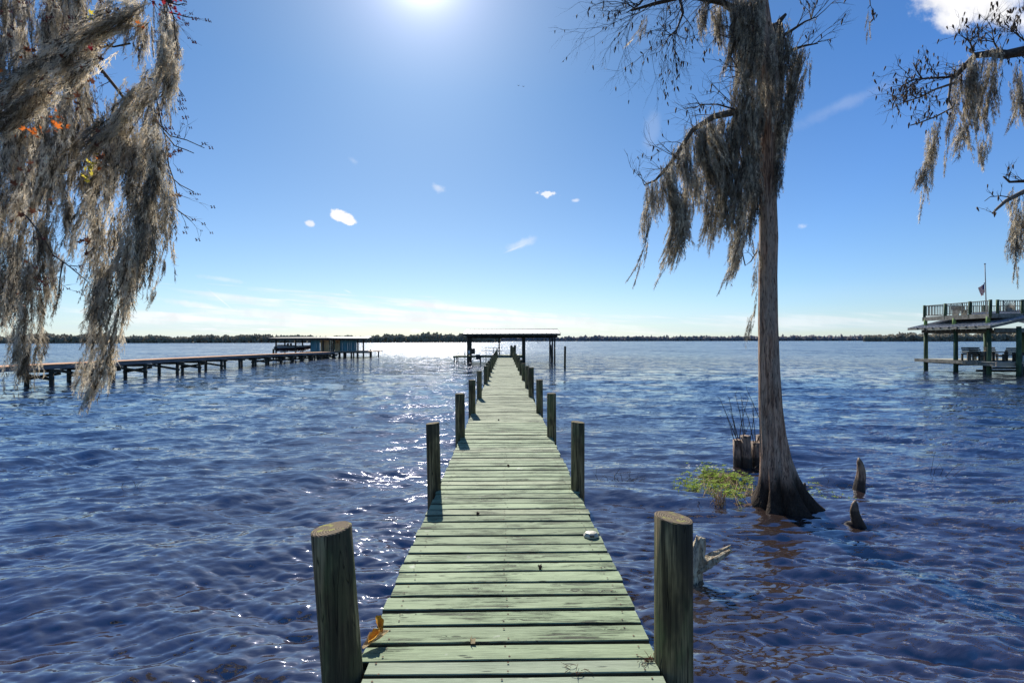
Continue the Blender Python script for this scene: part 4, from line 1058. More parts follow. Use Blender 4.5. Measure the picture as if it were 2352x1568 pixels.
def drape_points(path, n):
    P = [Vector(p) for p in path]; seg = [(P[i + 1] - P[i]).length for i in range(len(P) - 1)]; tot = sum(seg); out = []
    for k in range(n):
        s = tot * k / n; i = 0
        while i < len(seg) - 1 and s > seg[i]: s -= seg[i]; i += 1
        f = min(1, s / seg[i]); out.append((P[i].lerp(P[i + 1], f), (P[i + 1] - P[i]).normalized(), (i + f)))
    return out, tot
mr = random.Random(11)
def hang_moss(label, drapes, depth, far=False, dens=1.0, group=None, dj=.25):
    """drapes: [([(px, py)...], [half widths px...])] -> one clump of moss with its tufts"""
    p0 = at(drapes[0][0][0][0], drapes[0][0][0][1], depth)
    t = empty('hanging_moss', p0, 0, label, 'moss', group)
    nt = 0
    for path, hws in drapes:
        dd = depth + mr.uniform(-dj, dj)
        pts = [at(x, y, dd) for x, y in path]; hw = [h_ * depth / F for h_ in hws]
        area = sum((pts[i + 1] - pts[i]).length * (hw[i] + hw[i + 1]) for i in range(len(pts) - 1))
        big, thin = (FAR_BIG, FAR_THIN) if far else (TUFT_BIG, TUFT_THIN)
        Lb, rb = (.42, .075) if far else (.30, .050)
        step = Lb * .26
        tot = sum((pts[i + 1] - pts[i]).length for i in range(len(pts) - 1)); n = max(3, int(tot / step))
        sam, _ = drape_points(pts, n)
        for ks, (p, tg, ix) in enumerate(sam):
            if ks > 1 and ks * tot / n > tot - Lb * .5: break
            i = int(ix); f = ix - i; h_ = hw[i] * (1 - f) + hw[min(i + 1, len(hw) - 1)] * f
            cross = max(1, int(round(h_ * 2 / (rb * 1.25) * dens + mr.random() * .5)))
            for c in range(cross):
                small = h_ < rb * .55
                a = (mr.uniform(-1, 1)) * max(h_ * .25, h_ - rb * .6); b = mr.uniform(-1, 1) * min(h_, .14 if not far else .3)
                if small: a *= .4; b *= .4
                me = mr.choice(thin if small or mr.random() < .42 else big)
                o = link_mesh('moss_tuft', me, t, p + Vector((a, b, mr.uniform(-.04, .04))) - p0)
                sc = mr.uniform(.75, 1.15) * (min(1.0, max(.4, h_ / (rb * 1.1))) if not small else min(1.0, max(.5, h_ / (rb * .4))))
                d = (tg + Vector((mr.gauss(0, .09), mr.gauss(0, .09), 0))).normalized()
                q = Vector((0, 0, -1)).rotation_difference(d) @ Quaternion((0, 0, 1), mr.uniform(0, 6.28))
                o.rotation_mode = 'QUATERNION'; o.rotation_quaternion = q; o.scale = (sc, sc, sc * mr.uniform(.85, 1.15)); nt += 1
    return nt

G1 = 'hanks of pale moss on the near branches at the left'
NT_ = 0
NT_ += hang_moss('thick pale moss column tapering to a tip over the near end of the boardwalk', [([(150, -30), (140, 200), (112, 400), (88, 600), (64, 760), (55, 885)], [45, 48, 44, 32, 18, 7])], 3.1, dens=.88, group=G1)
NT_ += hang_moss('broad ragged moss curtain at the very left edge of the picture', [([(30, -40), (30, 200), (20, 400), (0, 600), (-14, 740)], [55, 60, 55, 38, 10]), ([(75, 260), (55, 450), (25, 620), (5, 735)], [42, 42, 26, 6])], 3.3, dens=.72, group=G1)
NT_ += hang_moss('longest moss column, its tip hanging down in front of the boardwalk bents', [([(335, 290), (305, 450), (275, 600), (258, 720), (235, 830), (206, 925)], [46, 52, 42, 28, 16, 5])], 3.0, dens=.9, group=G1)
NT_ += hang_moss('slim moss tail hanging just left of the longest column', [([(245, 520), (222, 640), (206, 760), (196, 850), (188, 905)], [22, 22, 15, 10, 3])], 3.2, dens=.8, group=G1)
NT_ += hang_moss('moss hank with a pale tip along the right side of the left mass', [([(375, 280), (350, 420), (322, 560), (300, 640)], [26, 36, 26, 8])], 2.8, group=G1)
NT_ += hang_moss('small separate moss tail hanging in the open sky right of the left mass', [([(398, 500), (388, 560), (362, 640), (336, 712)], [5, 12, 13, 4])], 2.9, dens=.8, group=G1)
NT_ += hang_moss('thin see through moss string between the two long columns', [([(160, 430), (152, 560), (138, 670), (118, 725)], [12, 12, 6, 2])], 3.3, dens=.6, group=G1)
NT_ += hang_moss('sunlit moss swag sweeping down to the left across the upper left corner', [([(350, 0), (250, 62), (130, 180), (20, 268)], [30, 36, 44, 40])], 2.7, group=G1)
NT_ += hang_moss('sunlit moss swag slanting left below the bare twigs', [([(392, 70), (372, 160), (310, 250), (235, 330)], [20, 30, 36, 22])], 2.7, group=G1)
NT_ += hang_moss('moss hank hanging along the outermost branch at the top', [([(372, -30), (392, 100), (372, 200), (352, 310)], [22, 20, 24, 20])], 3.0, group=G1)
NT_ += hang_moss('moss bunch hanging from the dark branch at the top left', [([(200, 180), (198, 320), (186, 430)], [32, 36, 16]), ([(275, 215), (268, 330), (245, 430)], [26, 32, 16])], 3.2, group=G1)
NT_ += hang_moss('shaded moss bunch behind the orange leaves', [([(70, -20), (85, 150), (75, 300), (60, 480)], [60, 56, 50, 26])], 3.6, dens=.65, group=G1)
NT_ += hang_moss('top moss bunch above the bare twig fan', [([(215, -40), (205, 60), (160, 150)], [50, 34, 30]), ([(330, -30), (320, 60), (290, 110)], [40, 18, 10])], 3.3, group=G1)
NT_ += hang_moss('wispy moss behind the gap between the two long columns', [([(240, 330), (225, 450), (215, 560)], [26, 24, 12]), ([(170, 280), (160, 380), (150, 440)], [20, 18, 10])], 3.7, dens=.55, group=G1)

G2 = 'moss hanging on the bald cypress'
D2 = 6.2
def cy_m(label, drapes, dep=D2, dens=1.0, g=G2): return hang_moss(label, drapes, dep, True, dens, g, .12)
NT_ += cy_m('outermost long moss tail on the drooping cypress limb', [([(1500, 422), (1500, 480), (1488, 550), (1474, 592), (1450, 634)], [9, 7, 6, 5, 2])])
NT_ += cy_m('short moss tail at the very tip of the drooping cypress limb', [([(1488, 414), (1486, 470), (1477, 534)], [10, 12, 3])])
NT_ += cy_m('wide forked moss curtain on the outer half of the cypress limb', [([(1535, 385), (1545, 440), (1556, 500), (1545, 560), (1518, 628)], [20, 28, 20, 11, 2]), ([(1575, 325), (1583, 420), (1574, 500), (1556, 560), (1538, 606)], [18, 24, 16, 8, 2])])
NT_ += cy_m('moss curtain in the middle of the cypress limb with ragged tails', [([(1610, 285), (1632, 340), (1640, 420), (1632, 490), (1612, 550)], [30, 40, 28, 14, 2]), ([(1590, 300), (1604, 340), (1610, 400)], [22, 20, 8]), ([(1650, 262), (1664, 360), (1662, 450), (1650, 495), (1640, 530)], [28, 30, 20, 9, 2])])
NT_ += cy_m('moss hank beside the trunk ending in a thin brown tip', [([(1688, 270), (1694, 380), (1688, 460), (1675, 532)], [24, 26, 15, 2])])
NT_ += cy_m('long dark moss hank just left of the trunk reaching lowest on the cypress', [([(1722, 290), (1720, 420), (1706, 525), (1688, 600), (1652, 678)], [26, 28, 20, 10, 2])])
NT_ += cy_m('narrow moss strip against the left side of the trunk', [([(1738, 320), (1736, 420), (1728, 500), (1724, 575)], [10, 11, 7, 2])], 6.1)
NT_ += cy_m('moss sleeve clinging along the top of the drooping cypress limb', [([(x_, y_ - 12), (x_ - 3, y_ + 22), (x_ - 8, y_ + 62)], [13, 14, 5]) for x_, y_ in ((1735, 246), (1712, 255), (1688, 262), (1662, 268), (1638, 274), (1614, 286), (1592, 302), (1572, 328), (1556, 352), (1540, 376), (1522, 398), (1506, 414))], 6.22)
NT_ += cy_m('small moss tuft against the trunk halfway down', [([(1744, 545), (1738, 605), (1728, 660)], [4, 10, 3])], 6.15, .8)
NT_ += cy_m('lone small moss wisp hanging beside the trunk over the far shore', [([(1741, 662), (1734, 713), (1725, 764), (1718, 792)], [2, 8, 8, 2])], 6.15, .7)
NT_ += cy_m('grey moss mantle on the left side of the upper trunk', [([(1705, -20), (1700, 120), (1706, 230), (1702, 320)], [18, 18, 22, 20]), ([(1735, -30), (1728, 140), (1728, 300), (1722, 420)], [20, 14, 16, 10])], 6.0)
NT_ += cy_m('long narrow moss streamers lying against the front of the upper trunk', [([(1748, -20), (1744, 120), (1748, 250), (1742, 370)], [12, 13, 13, 5]), ([(1774, 60), (1777, 180), (1772, 300)], [11, 12, 5])], 5.93)
NT_ += cy_m('dark moss mantle below the broken snag on the right of the upper trunk', [([(1792, 50), (1796, 170), (1792, 290), (1788, 400), (1786, 440)], [18, 24, 18, 8, 3]), ([(1766, 60), (1770, 150), (1768, 220)], [14, 12, 6])], 6.25)
NT_ += cy_m('moss clump on the right side branch of the cypress', [([(1850, 112), (1836, 170), (1824, 230), (1812, 268)], [20, 18, 9, 2]), ([(1822, 105), (1818, 200), (1808, 290), (1800, 370)], [14, 13, 7, 2])], 6.3)
NT_ += cy_m('moss fringe along the topmost left branch of the cypress', [([(1615, -25), (1612, 20), (1604, 50)], [18, 15, 4]), ([(1655, -25), (1660, 40), (1648, 92)], [20, 18, 4]), ([(1690, -20), (1692, 50), (1682, 120)], [24, 20, 5]), ([(1725, -20), (1722, 60), (1716, 140)], [22, 20, 10])], 6.3)
NT_ += cy_m('slanting moss wisp hanging alone from the upper left cypress twigs', [([(1488, 30), (1478, 62), (1456, 90), (1425, 120)], [4, 10, 8, 2])], 6.4, .9)
G3 = 'moss on the branches reaching in from the right'
def ri_m(label, drapes, dep=7.0, dens=1.0): return hang_moss(label, drapes, dep, True, dens, G3, .12)
NT_ += ri_m('broad moss hank in the middle of the upper right branch', [([(2226, 130), (2216, 205), (2226, 270), (2210, 318)], [18, 24, 18, 3]), ([(2250, 130), (2238, 200), (2232, 280)], [14, 14, 8])])
NT_ += ri_m('moss hank near the fork of the upper right branch with a long bulging tail', [([(2276, 118), (2268, 184), (2264, 262), (2259, 330), (2256, 378)], [20, 18, 6, 10, 3])])
NT_ += ri_m('moss hank on the lower twig with a long thin tail at the upper right', [([(2146, 276), (2140, 345), (2126, 398), (2111, 462)], [17, 15, 8, 1.5])])
NT_ += ri_m('slim moss string right of the long thin tail', [([(2186, 250), (2178, 320), (2168, 382)], [9, 7, 2])], dens=.8)
NT_ += ri_m('moss cut off by the right edge below the thick branch', [([(2345, 140), (2350, 246), (2336, 280)], [12, 13, 4])])
NT_ += ri_m('lowest moss string at the right edge above the pavilion', [([(2341, 440), (2342, 512), (2336, 582), (2333, 628)], [15, 12, 5, 1.5]), ([(2352, 440), (2358, 520), (2352, 580)], [12, 12, 5])])
NT_ += ri_m('tiny moss wisp hanging from the lone twig at the top between cypress and cloud', [([(1998, 18), (1994, 60), (1992, 108)], [3, 4.5, 1.5])], 6.6)
print('moss tufts', NT_)


# ------------------------------------------------------------------ trees
tr = random.Random(21)
def twig_tree(mb, p, d, L, r, depth, droop=.0, spread=.6, cones=None, nb=3):
    """a forking twig as tubes; cones collects the ends"""
    pts = [p]; dd = Vector(d).normalized(); n = 4
    for k in range(n):
        dd = (dd + Vector((tr.gauss(0, .16), tr.gauss(0, .16), tr.gauss(0, .16) - droop))).normalized(); pts.append(pts[-1] + dd * L / n)
    mb.tube(pts, [r * (1 - .18 * k) for k in range(n + 1)], 4 if depth < 2 else 5, cap=False)
    if cones is not None: cones.append((pts[-1], dd)); 
    if cones is not None and tr.random() < .6: cones.append((pts[2], dd))
    if depth > 0:
        for k in range(nb):
            i = tr.randint(1, n); a = dd.orthogonal().normalized(); a.rotate(Quaternion(dd, tr.uniform(0, 6.28)))
            twig_tree(mb, pts[i], dd + a * tr.uniform(spread * .6, spread * 1.4), L * tr.uniform(.5, .8), r * .55, depth - 1, droop, spread, cones, nb)
def limb(path, depth, r0, r1, mat, tree, org, twigs=6, tl=.35, tdepth=2, droop=0.0, dj=.0, cones=None, nb=3, name='branch', tr_r=.006, upw=0.3):
    pts = [at(x, y, depth + dj * k) for k, (x, y) in enumerate(path)]; pts = [p - org for p in pts]
    mb = MB(); n = len(pts); mb.tube(pts, [r0 + (r1 - r0) * k / (n - 1) for k in range(n)], 7)
    for k in range(twigs):
        s = tr.uniform(.15, 1) * (n - 1); i = min(int(s), n - 2); p = pts[i].lerp(pts[i + 1], s - i); d = (pts[i + 1] - pts[i]).normalized()
        a = d.orthogonal().normalized(); a.rotate(Quaternion(d, tr.uniform(0, 6.28)))
        twig_tree(mb, p, d * .6 + a * .8 + Vector((0, 0, upw)), tl * tr.uniform(.6, 1.2), tr_r, tdepth, droop, .6, cones, nb)
    return mb.build(name, mat, tree)

# the bald cypress
cyx, cyy = at(1796, 1163, 6.3).x, 6.3
ct = empty('cypress_tree', (cyx, cyy, 0), 0, 'bald cypress with flared foot and mossy upper trunk standing in the water', 'tree')
def trunk_mesh():
    prof = [(-.4, 1801, .52), (0.0, 1801, .40), (.12, 1797, .315), (.25, 1793, .255), (.42, 1787, .21), (.65, 1780, .175), (.95, 1774, .152), (1.3, 1769, .138), (1.8, 1766, .122), (2.4, 1764, .113),
            (3.0, 1764, .108), (3.5, 1766, .110), (4.0, 1764, .103), (4.5, 1764, .108), (5.0, 1768, .115), (5.4, 1769, .13), (5.8, 1766, .13), (6.2, 1752, .115), (6.7, 1742, .10), (7.4, 1732, .085), (8.2, 1726, .05)]
    z_f = []; N = 64; rows = []
    for a, b in zip(prof[:-1], prof[1:]):
        m_ = max(2, int((b[0] - a[0]) / .045))
        for k in range(m_):
            t = k / m_; rows.append((a[0] + (b[0] - a[0]) * t, a[1] + (b[1] - a[1]) * t, a[2] + (b[2] - a[2]) * t))
    rows.append(prof[-1]); V = []; rr = np.random.default_rng(4)
    ph = rr.uniform(0, 6.28, 12)
    for (z, px, r) in rows:
        x0 = (px - 1176) / F * cyy - cyx; fl = max(0, 1 - (z + .1) / 1.3) ** 1.5
        for k in range(N):
            an = 2 * math.pi * k / N
            f = .16 * math.sin(7 * an + ph[0] + .15 * math.sin(z * 3)) + .10 * math.sin(11 * an + ph[1]) + .05 * math.sin(19 * an + ph[2])
            f2 = .022 * math.sin(13 * an + ph[3] + z * 1.2) + .018 * math.sin(23 * an + ph[4] - z * .8)
            rad = r * (1 + f * fl + f2)
            ex = 1.0
            if fl > 0 and math.cos(an + .25) > 0: ex = 1 + .18 * fl ** 2.5 * max(0, math.cos(an + .25)) ** 6    # the buttress root on the right
            V.append((x0 + rad * ex * math.cos(an), rad * math.sin(an), z))
    nr = len(rows); P = np.array(V)
    fs = [(i * N + k, i * N + (k + 1) % N, (i + 1) * N + (k + 1) % N, (i + 1) * N + k) for i in range(nr - 1) for k in range(N)]
    mb = MB(); mb.add(V, fs, 0, True); mb.build('trunk', M['trunk'], ct)
trunk_mesh()
org = Vector((cyx, cyy, 0))
# broken snag
pts = [at(1776, 330, 6.42) - org, at(1782, 180, 6.42) - org, at(1783, 90, 6.42) - org, at(1786, 58, 6.42) - org]
mb = MB(); mb.tube(pts, [.09, .10, .095, .07], 12)
mb.tube([at(1784, 75, 6.42) - org, at(1792, 48, 6.4) - org, at(1806, 33, 6.38) - org], [.05, .035, .018], 7)
mb.tube([at(1776, 75, 6.42) - org, at(1772, 55, 6.42) - org], [.05, .02], 7); mb.build('broken_snag', M['bark_dark'], ct)
cones = []
BP, BD = M['bark_pale'], M['bark_dark']
limb([(1745, 240), (1700, 255), (1640, 268), (1590, 300), (1545, 370), (1505, 415), (1480, 425)], 6.25, .055, .008, BP, ct, org, 16, .42, 2, .0, cones=cones, upw=.7)
limb([(1740, 60), (1660, 5), (1580, -10), (1500, 10), (1450, 25)], 6.3, .05, .012, BD, ct, org, 20, .62, 3, .05, cones=cones, upw=-.1)
limb([(1560, -15), (1570, 30), (1555, 70), (1535, 85)], 6.2, .022, .006, BD, ct, org, 11, .40, 3, .03, cones=cones, upw=-.1)
limb([(1500, -30), (1470, 10), (1440, 30)], 6.4, .02, .005, BD, ct, org, 9, .42, 3, .03, cones=cones, upw=-.1)
limb([(1720, 120), (1690, 90), (1675, 60)], 6.1, .015, .005, BD, ct, org, 6, .35, 2, .02, cones=cones, upw=0)
limb([(1730, 200), (1700, 165), (1680, 130)], 6.1, .012, .004, BD, ct, org, 5, .3, 2, .02, cones=cones, upw=0)
limb([(1745, 330), (1715, 250), (1722, 225)], 6.1, .010, .003, BD, ct, org, 2, .2, 1, .02, cones=cones)
limb([(1700, 255), (1650, 240), (1610, 240), (1598, 248)], 6.2, .012, .004, BD, ct, org, 7, .22, 1, .05, cones=cones, upw=.2)
limb([(1785, 90), (1820, 70), (1850, 50), (1880, 38)], 6.35, .025, .005, BD, ct, org, 9, .34, 2, .0, cones=cones, upw=.3)
limb([(1790, 150), (1820, 115), (1850, 105), (1880, 100)], 6.35, .03, .006, BD, ct, org, 8, .26, 2, .0, cones=cones, upw=.2)
limb([(1640, 420), (1625, 400), (1600, 418), (1590, 430)], 6.3, .010, .006, BP, ct, org, 1, .2, 1)
limb([(1705, 580), (1712, 610), (1725, 600), (1740, 575)], 6.2, .008, .008, BP, ct, org, 1, .15, 1)
def add_cones(cones, tree, mat, size, name='catkin', cap=290, prob=1.0, offset=None):
    mbc = MB(); mbc.tube([(0, 0, 0), (0, 0, -.35), (.05, 0, -1.0)], [.12, .16, .05], 5); me = mbc.mesh(name, mat)
    tr.shuffle(cones)
    for (p, d) in cones[:cap]:
        o = link_mesh(name, me, tree, p); s = size * tr.uniform(.7, 1.3); o.scale = (s, s, s); o.rotation_euler = (tr.gauss(0, .25), tr.gauss(0, .25), tr.uniform(0, 6))
add_cones(cones, ct, M['seed'], .058, cap=230)
# a knee against the foot
mb = MB(); mb.tube([at(1843, 1150, 6.2) - org, at(1846, 1125, 6.2) - org, at(1848, 1108, 6.2) - org], [.045, .032, .012], 8); mb.build('root_knee', M['bark_dark'], ct)

# the tree outside the right edge whose branches reach in
D3 = 7.0
rt = empty('cypress_tree', (9.6, 7.0, 0), 0, 'mossy bare branches of a cypress reaching in from outside the right edge', 'tree'); org3 = Vector((9.6, 7.0, 0))
mb = MB(); mb.tube([(0, 0, -.8), (0, 0, .3), (0, 0, 1.5), (.05, 0, 4), (0, 0, 7), (0, 0, 9)], [.5, .36, .22, .17, .14, .05], 20); mb.build('trunk', M['trunk'], rt)
cones = []
limb([(2690, 130), (2560, 95), (2440, 105), (2352, 118), (2310, 126), (2290, 122), (2240, 128), (2205, 165), (2190, 180)], D3, .10, .025, BD, rt, org3, 10, .35, 2, cones=cones, upw=.5)
limb([(2200, 172), (2175, 178), (2130, 180), (2095, 185), (2070, 200)], D3, .022, .006, BD, rt, org3, 22, .30, 2, .02, cones=cones, upw=.25)
limb([(2195, 190), (2150, 205), (2110, 225), (2075, 235)], D3, .018, .006, BP, rt, org3, 18, .28, 2, .03, cones=cones, upw=0)
limb([(2120, 182), (2108, 165), (2098, 145)], D3, .010, .005, BD, rt, org3, 4, .18, 1, cones=cones, upw=.3)
limb([(2240, 130), (2230, 100), (2235, 80)], D3, .014, .005, BD, rt, org3, 9, .32, 2, cones=cones, upw=.4)
limb([(2300, 122), (2285, 100), (2280, 75)], D3, .014, .005, BD, rt, org3, 9, .32, 2, cones=cones, upw=.4)
limb([(2380, 115), (2350, 90), (2325, 70)], D3, .016, .005, BD, rt, org3, 10, .34, 2, cones=cones, upw=.4)
limb([(2340, 118), (2310, 125), (2300, 140)], D3, .03, .02, BD, rt, org3, 2, .2, 1, cones=cones)
limb([(2185, 180), (2180, 230), (2188, 248), (2150, 268), (2110, 283), (2092, 288)], D3, .016, .008, BP, rt, org3, 3, .2, 1, cones=cones)
limb([(2690, 420), (2500, 430), (2400, 425), (2352, 440), (2310, 462), (2290, 480), (2280, 490)], D3, .06, .010, BP, rt, org3, 5, .2, 1, cones=cones)
limb([(2440, 425), (2352, 416), (2320, 418), (2305, 405)], D3, .03, .010, BD, rt, org3, 6, .22, 1, cones=cones)
limb([(2330, 455), (2300, 450), (2275, 452), (2262, 462)], D3, .008, .004, BD, rt, org3, 2, .12, 1, cones=cones)
add_cones(cones, rt, M['seed'], .066)
mb = MB(); p = [at(1975, -70, 6.6), at(1998, -15, 6.6), at(2000, 12, 6.6), at(1994, 20, 6.6)]; oo = p[0].copy()
ht = empty('hanging_twig', oo, 0, 'lone bare twig hanging into the top edge between the cypress and the large cloud', 'twig')
mb.tube([q - oo for q in p], [.012, .008, .006, .004], 5); cones = []
twig_tree(mb, p[2] - oo, Vector((.3, 0, -.2)), .12, .004, 1, 0, .6, cones, 3); mb.build('stem', BD, ht); add_cones(cones, ht, M['seed'], .06)

# the near tree at the left: branches, twigs, buds and autumn leaves
lt = empty('maple_tree', (-5.0, 2.2, 0), 0, 'autumn tree branches with red buds and dead leaves among moss at the upper left', 'tree'); org4 = Vector((-5.0, 2.2, 0))
mb = MB(); mb.tube([(0, 0, -1), (0, 0, 1.5), (.1, .2, 4), (.2, .3, 7)], [.3, .22, .17, .1], 18); mb.build('trunk', M['bark_dark'], lt)
cones = []
limb([(-900, -500), (-500, -300), (-200, -180), (0, -90), (150, -40), (300, -30), (395, 5)], 3.0, .07, .012, BD, lt, org4, 10, .3, 2, .05, cones=cones, tr_r=.0035, upw=-.2)
limb([(60, -160), (150, 30), (208, 128), (270, 205), (300, 245)], 3.45, .016, .009, BD, lt, org4, 5, .2, 2, .02, cones=cones, tr_r=.003)
limb([(300, 100), (262, 108), (225, 105), (212, 102)], 3.1, .006, .003, BD, lt, org4, 9, .2, 2, .0, cones=cones, tr_r=.0025, upw=.5)
for path in ([(387, 5), (400, 40), (404, 90), (412, 137)], [(340, 180), (385, 190), (412, 205), (424, 222)], [(340, 194), (359, 219), (372, 285), (378, 310)],
             [(306, 237), (345, 245), (360, 262), (358, 285)], [(370, 290), (392, 312), (430, 322), (470, 340)], [(378, 305), (402, 335), (430, 345), (446, 352)],
             [(355, 365), (385, 400), (415, 425), (446, 441)], [(380, 310), (388, 380), (402, 420), (412, 470)], [(404, 480), (425, 495), (440, 508)],
             [(122, 585), (160, 612), (203, 648)], [(145, 600), (138, 640), (136, 680)], [(60, 495), (100, 545), (125, 590)], [(385, 5), (410, 12), (425, 8)], [(396, 30), (412, 34), (430, 40)]):
    limb(path, 2.85, .0042, .0022, BD, lt, org4, 3, .10, 1, .0, cones=cones, tr_r=.0018, upw=0, name='twig')
v0, f0 = ico(); mbb = MB()
for k in range(7): 
    c = Vector((tr.gauss(0, .45), tr.gauss(0, .45), tr.gauss(0, .45))); mbb.add([Vector(v) * tr.uniform(.22, .4) + c for v in v0], [tuple(f) for f in f0])
bm_ = mbb.mesh('bud', M['bud']); tr.shuffle(cones)
for (p, d) in cones[:280]:
    o = link_mesh('bud', bm_, lt, p); s = tr.uniform(.006, .013); o.scale = (s, s, s)
leafm = {}
for cn in ('leaf_orange', 'leaf_brown', 'leaf_yellow', 'leaf_red'):
    for k in range(3): mb = MB(); mb.add(*star_leaf(1.0, .35, 5, k)); leafm[cn, k] = mb.mesh('leaf', M[cn])
def leaves(px, py, n, sx, sy, cn, d=2.6, size=.024):
    for _ in range(n):
        p = at(px + tr.gauss(0, sx), py + tr.gauss(0, sy), d + tr.uniform(-.12, .12)) - org4
        o = link_mesh('leaf', leafm[cn, tr.randrange(3)], lt, p); s = size * tr.uniform(.6, 1.25); o.scale = (s, s, s)
        o.rotation_euler = (tr.uniform(.6, 2.6), tr.uniform(-.8, .8), tr.uniform(0, 6.28))
leaves(130, 283, 12, 22, 14, 'leaf_orange', 2.5); leaves(70, 300, 8, 16, 10, 'leaf_orange', 2.55); leaves(60, 108, 5, 18, 10, 'leaf_brown', 2.5)
leaves(222, 330, 10, 10, 18, 'leaf_brown', 2.55); leaves(212, 385, 14, 10, 16, 'leaf_yellow', 2.6); leaves(45, 400, 9, 20, 14, 'leaf_brown', 2.55); leaves(200, 563, 6, 9, 8, 'leaf_brown', 2.6, .028)
leaves(255, 30, 8, 14, 8, 'leaf_brown', 2.6); leaves(205, 95, 8, 14, 12, 'leaf_red', 2.6, .022); leaves(325, 65, 4, 6, 8, 'leaf_orange', 2.6); leaves(380, 8, 18, 24, 8, 'leaf_red', 2.8, .018)
leaves(412, 35, 12, 10, 8, 'leaf_red', 2.8, .016); leaves(175, 225, 6, 14, 14, 'leaf_brown', 2.55); leaves(60, 480, 8, 30, 20, 'leaf_brown', 2.55); leaves(40, 170, 8, 30, 20, 'leaf_orange', 2.6, .02)
leaves(380, 360, 14, 14, 20, 'leaf_brown', 2.8, .018); leaves(405, 448, 6, 12, 6, 'leaf_brown', 2.8, .024); leaves(205, 40, 3, 8, 8, 'leaf_yellow', 2.6); leaves(232, 645 - 260, 5, 8, 20, 'leaf_orange', 2.6, .02); leaves(20, 60, 6, 20, 30, 'leaf_brown', 2.6)

leaves(100, 200, 10, 60, 60, 'leaf_brown', 2.5, .02); leaves(250, 180, 8, 40, 50, 'leaf_brown', 2.5, .02); leaves(300, 450, 10, 30, 80, 'leaf_brown', 2.7, .018); leaves(60, 620, 10, 40, 60, 'leaf_brown', 2.7, .018); leaves(80, 90, 6, 60, 40, 'leaf_orange', 2.5, .016)

# ------------------------------------------------------------------ knees, stumps, driftwood, plants
def knee(loc, h_, r, label, bend=(0, 0), seed=0):
    rr = random.Random(seed); rows = 14; N = 18; V = []
    for i in range(rows):
        t = i / (rows - 1); z = -.35 + (h_ + .35) * t
        rad = r * (.30 + .95 * (1 - t) ** .8) if t < .93 else r * .30 * (1 - (t - .93) / .07 * .6)
        for k in range(N):
            an = 2 * math.pi * k / N
            f = 1 + .14 * math.sin(3 * an + seed) * (1 - t * .5) + .07 * math.sin(7 * an + t * 3) + .04 * math.sin(11 * an - t * 4)
            V.append((rad * f * math.cos(an) + bend[0] * t * t + .02 * math.sin(t * 9 + seed), rad * f * math.sin(an) + bend[1] * t, z))
    fs = [(i * N + k, i * N + (k + 1) % N, (i + 1) * N + (k + 1) % N, (i + 1) * N + k) for i in range(rows - 1) for k in range(N)] + [tuple((rows - 1) * N + k for k in range(N))]
    mb = MB(); mb.add(V, fs, 0, True); o = mb.build('cypress_knee', M['knee_wood'], None, loc); tag(o, label, 'cypress knee', 'cypress knees in the water')
def knee_mat():
    mt = bpy.data.materials.new('knee_wood'); mt.use_nodes = True; n = NT(mt.node_tree)
    tc = n.node('ShaderNodeTexCoord').outputs['Object']
    a = n.noise(n.v('MULTIPLY', tc, (26, 26, 6)), 1.0, 5, .65); b = n.noise(tc, 7.0, 4, .6)
    c = n.mix(n.ramp(a, .36, .62), rgb(.06, .035, .025), rgb(.34, .23, .15))
    z = n.m('MULTIPLY_ADD', b, -.30, n.sep(tc)[2]); c = n.mix(n.ramp(z, -.02, .10, .94, 0.0), c, rgb(.014, .011, .009))
    bp = n.node('ShaderNodeBump', {'Strength': 1.0, 'Distance': .01, 'Height': a})
    p = n.node('ShaderNodeBsdfPrincipled', {'Base Color': c, 'Roughness': .6, 'Specular IOR Level': .4, 'Normal': bp.outputs[0]})
    n.node('ShaderNodeOutputMaterial', {'Surface': p.outputs[0]}); M['knee_wood'] = mt
knee_mat()
knee((5.03, 6.97, 0), .47, .088, 'taller pointed cypress knee right of the trunk, farther out', (-.02, 0), 1)
knee((4.10, 5.72, 0), .27, .082, 'shorter blunt cypress knee right of the trunk, nearer the camera', (-.05, 0), 4)

t = empty('driftwood_snag', (1.60, 4.30, 0), 0, 'pale weathered forked driftwood snag behind the nearest right piling', 'driftwood')
org5 = Vector((1.60, 4.30, 0))
def gnarly(pts, rads, seed, N=16, tip=True):
    rr = random.Random(seed); P = [Vector(p) for p in pts]; rows = 16; V = []; out = []
    tot = len(P) - 1
    for i in range(rows):
        s = i / (rows - 1) * tot; k = min(int(s), tot - 1); p = P[k].lerp(P[k + 1], s - k); rad = rads[k] * (1 - (s - k)) + rads[k + 1] * (s - k)
        tg = (P[k + 1] - P[k]).normalized(); x = tg.cross(Vector((0, 1, 0))).normalized(); y = tg.cross(x)
        for j in range(N):
            an = 2 * math.pi * j / N; f = 1 + .22 * math.sin(3 * an + seed + s) + .14 * math.sin(5 * an - s * 2) + rr.uniform(-.10, .10)
            V.append(p + (x * math.cos(an) + y * math.sin(an)) * rad * f + (tg * rr.uniform(-.03, .03) if i == rows - 1 else Vector()))
    fs = [(i * N + k, i * N + (k + 1) % N, (i + 1) * N + (k + 1) % N, (i + 1) * N + k) for i in range(rows - 1) for k in range(N)] + [tuple((rows - 1) * N + k for k in range(N))]
    mb = MB(); mb.add(V, fs, 0, False); return mb
gnarly([(-.05, 0, -.3), (-.02, 0, 0), (.03, 0, .20), (.07, 0, .41)], [.09, .082, .07, .035], 3).build('stub', M['driftwood'], t)
gnarly([(.02, 0, .13), (.14, -.02, .20), (.33, -.03, .32)], [.058, .046, .028], 8).build('arm', M['driftwood'], t)

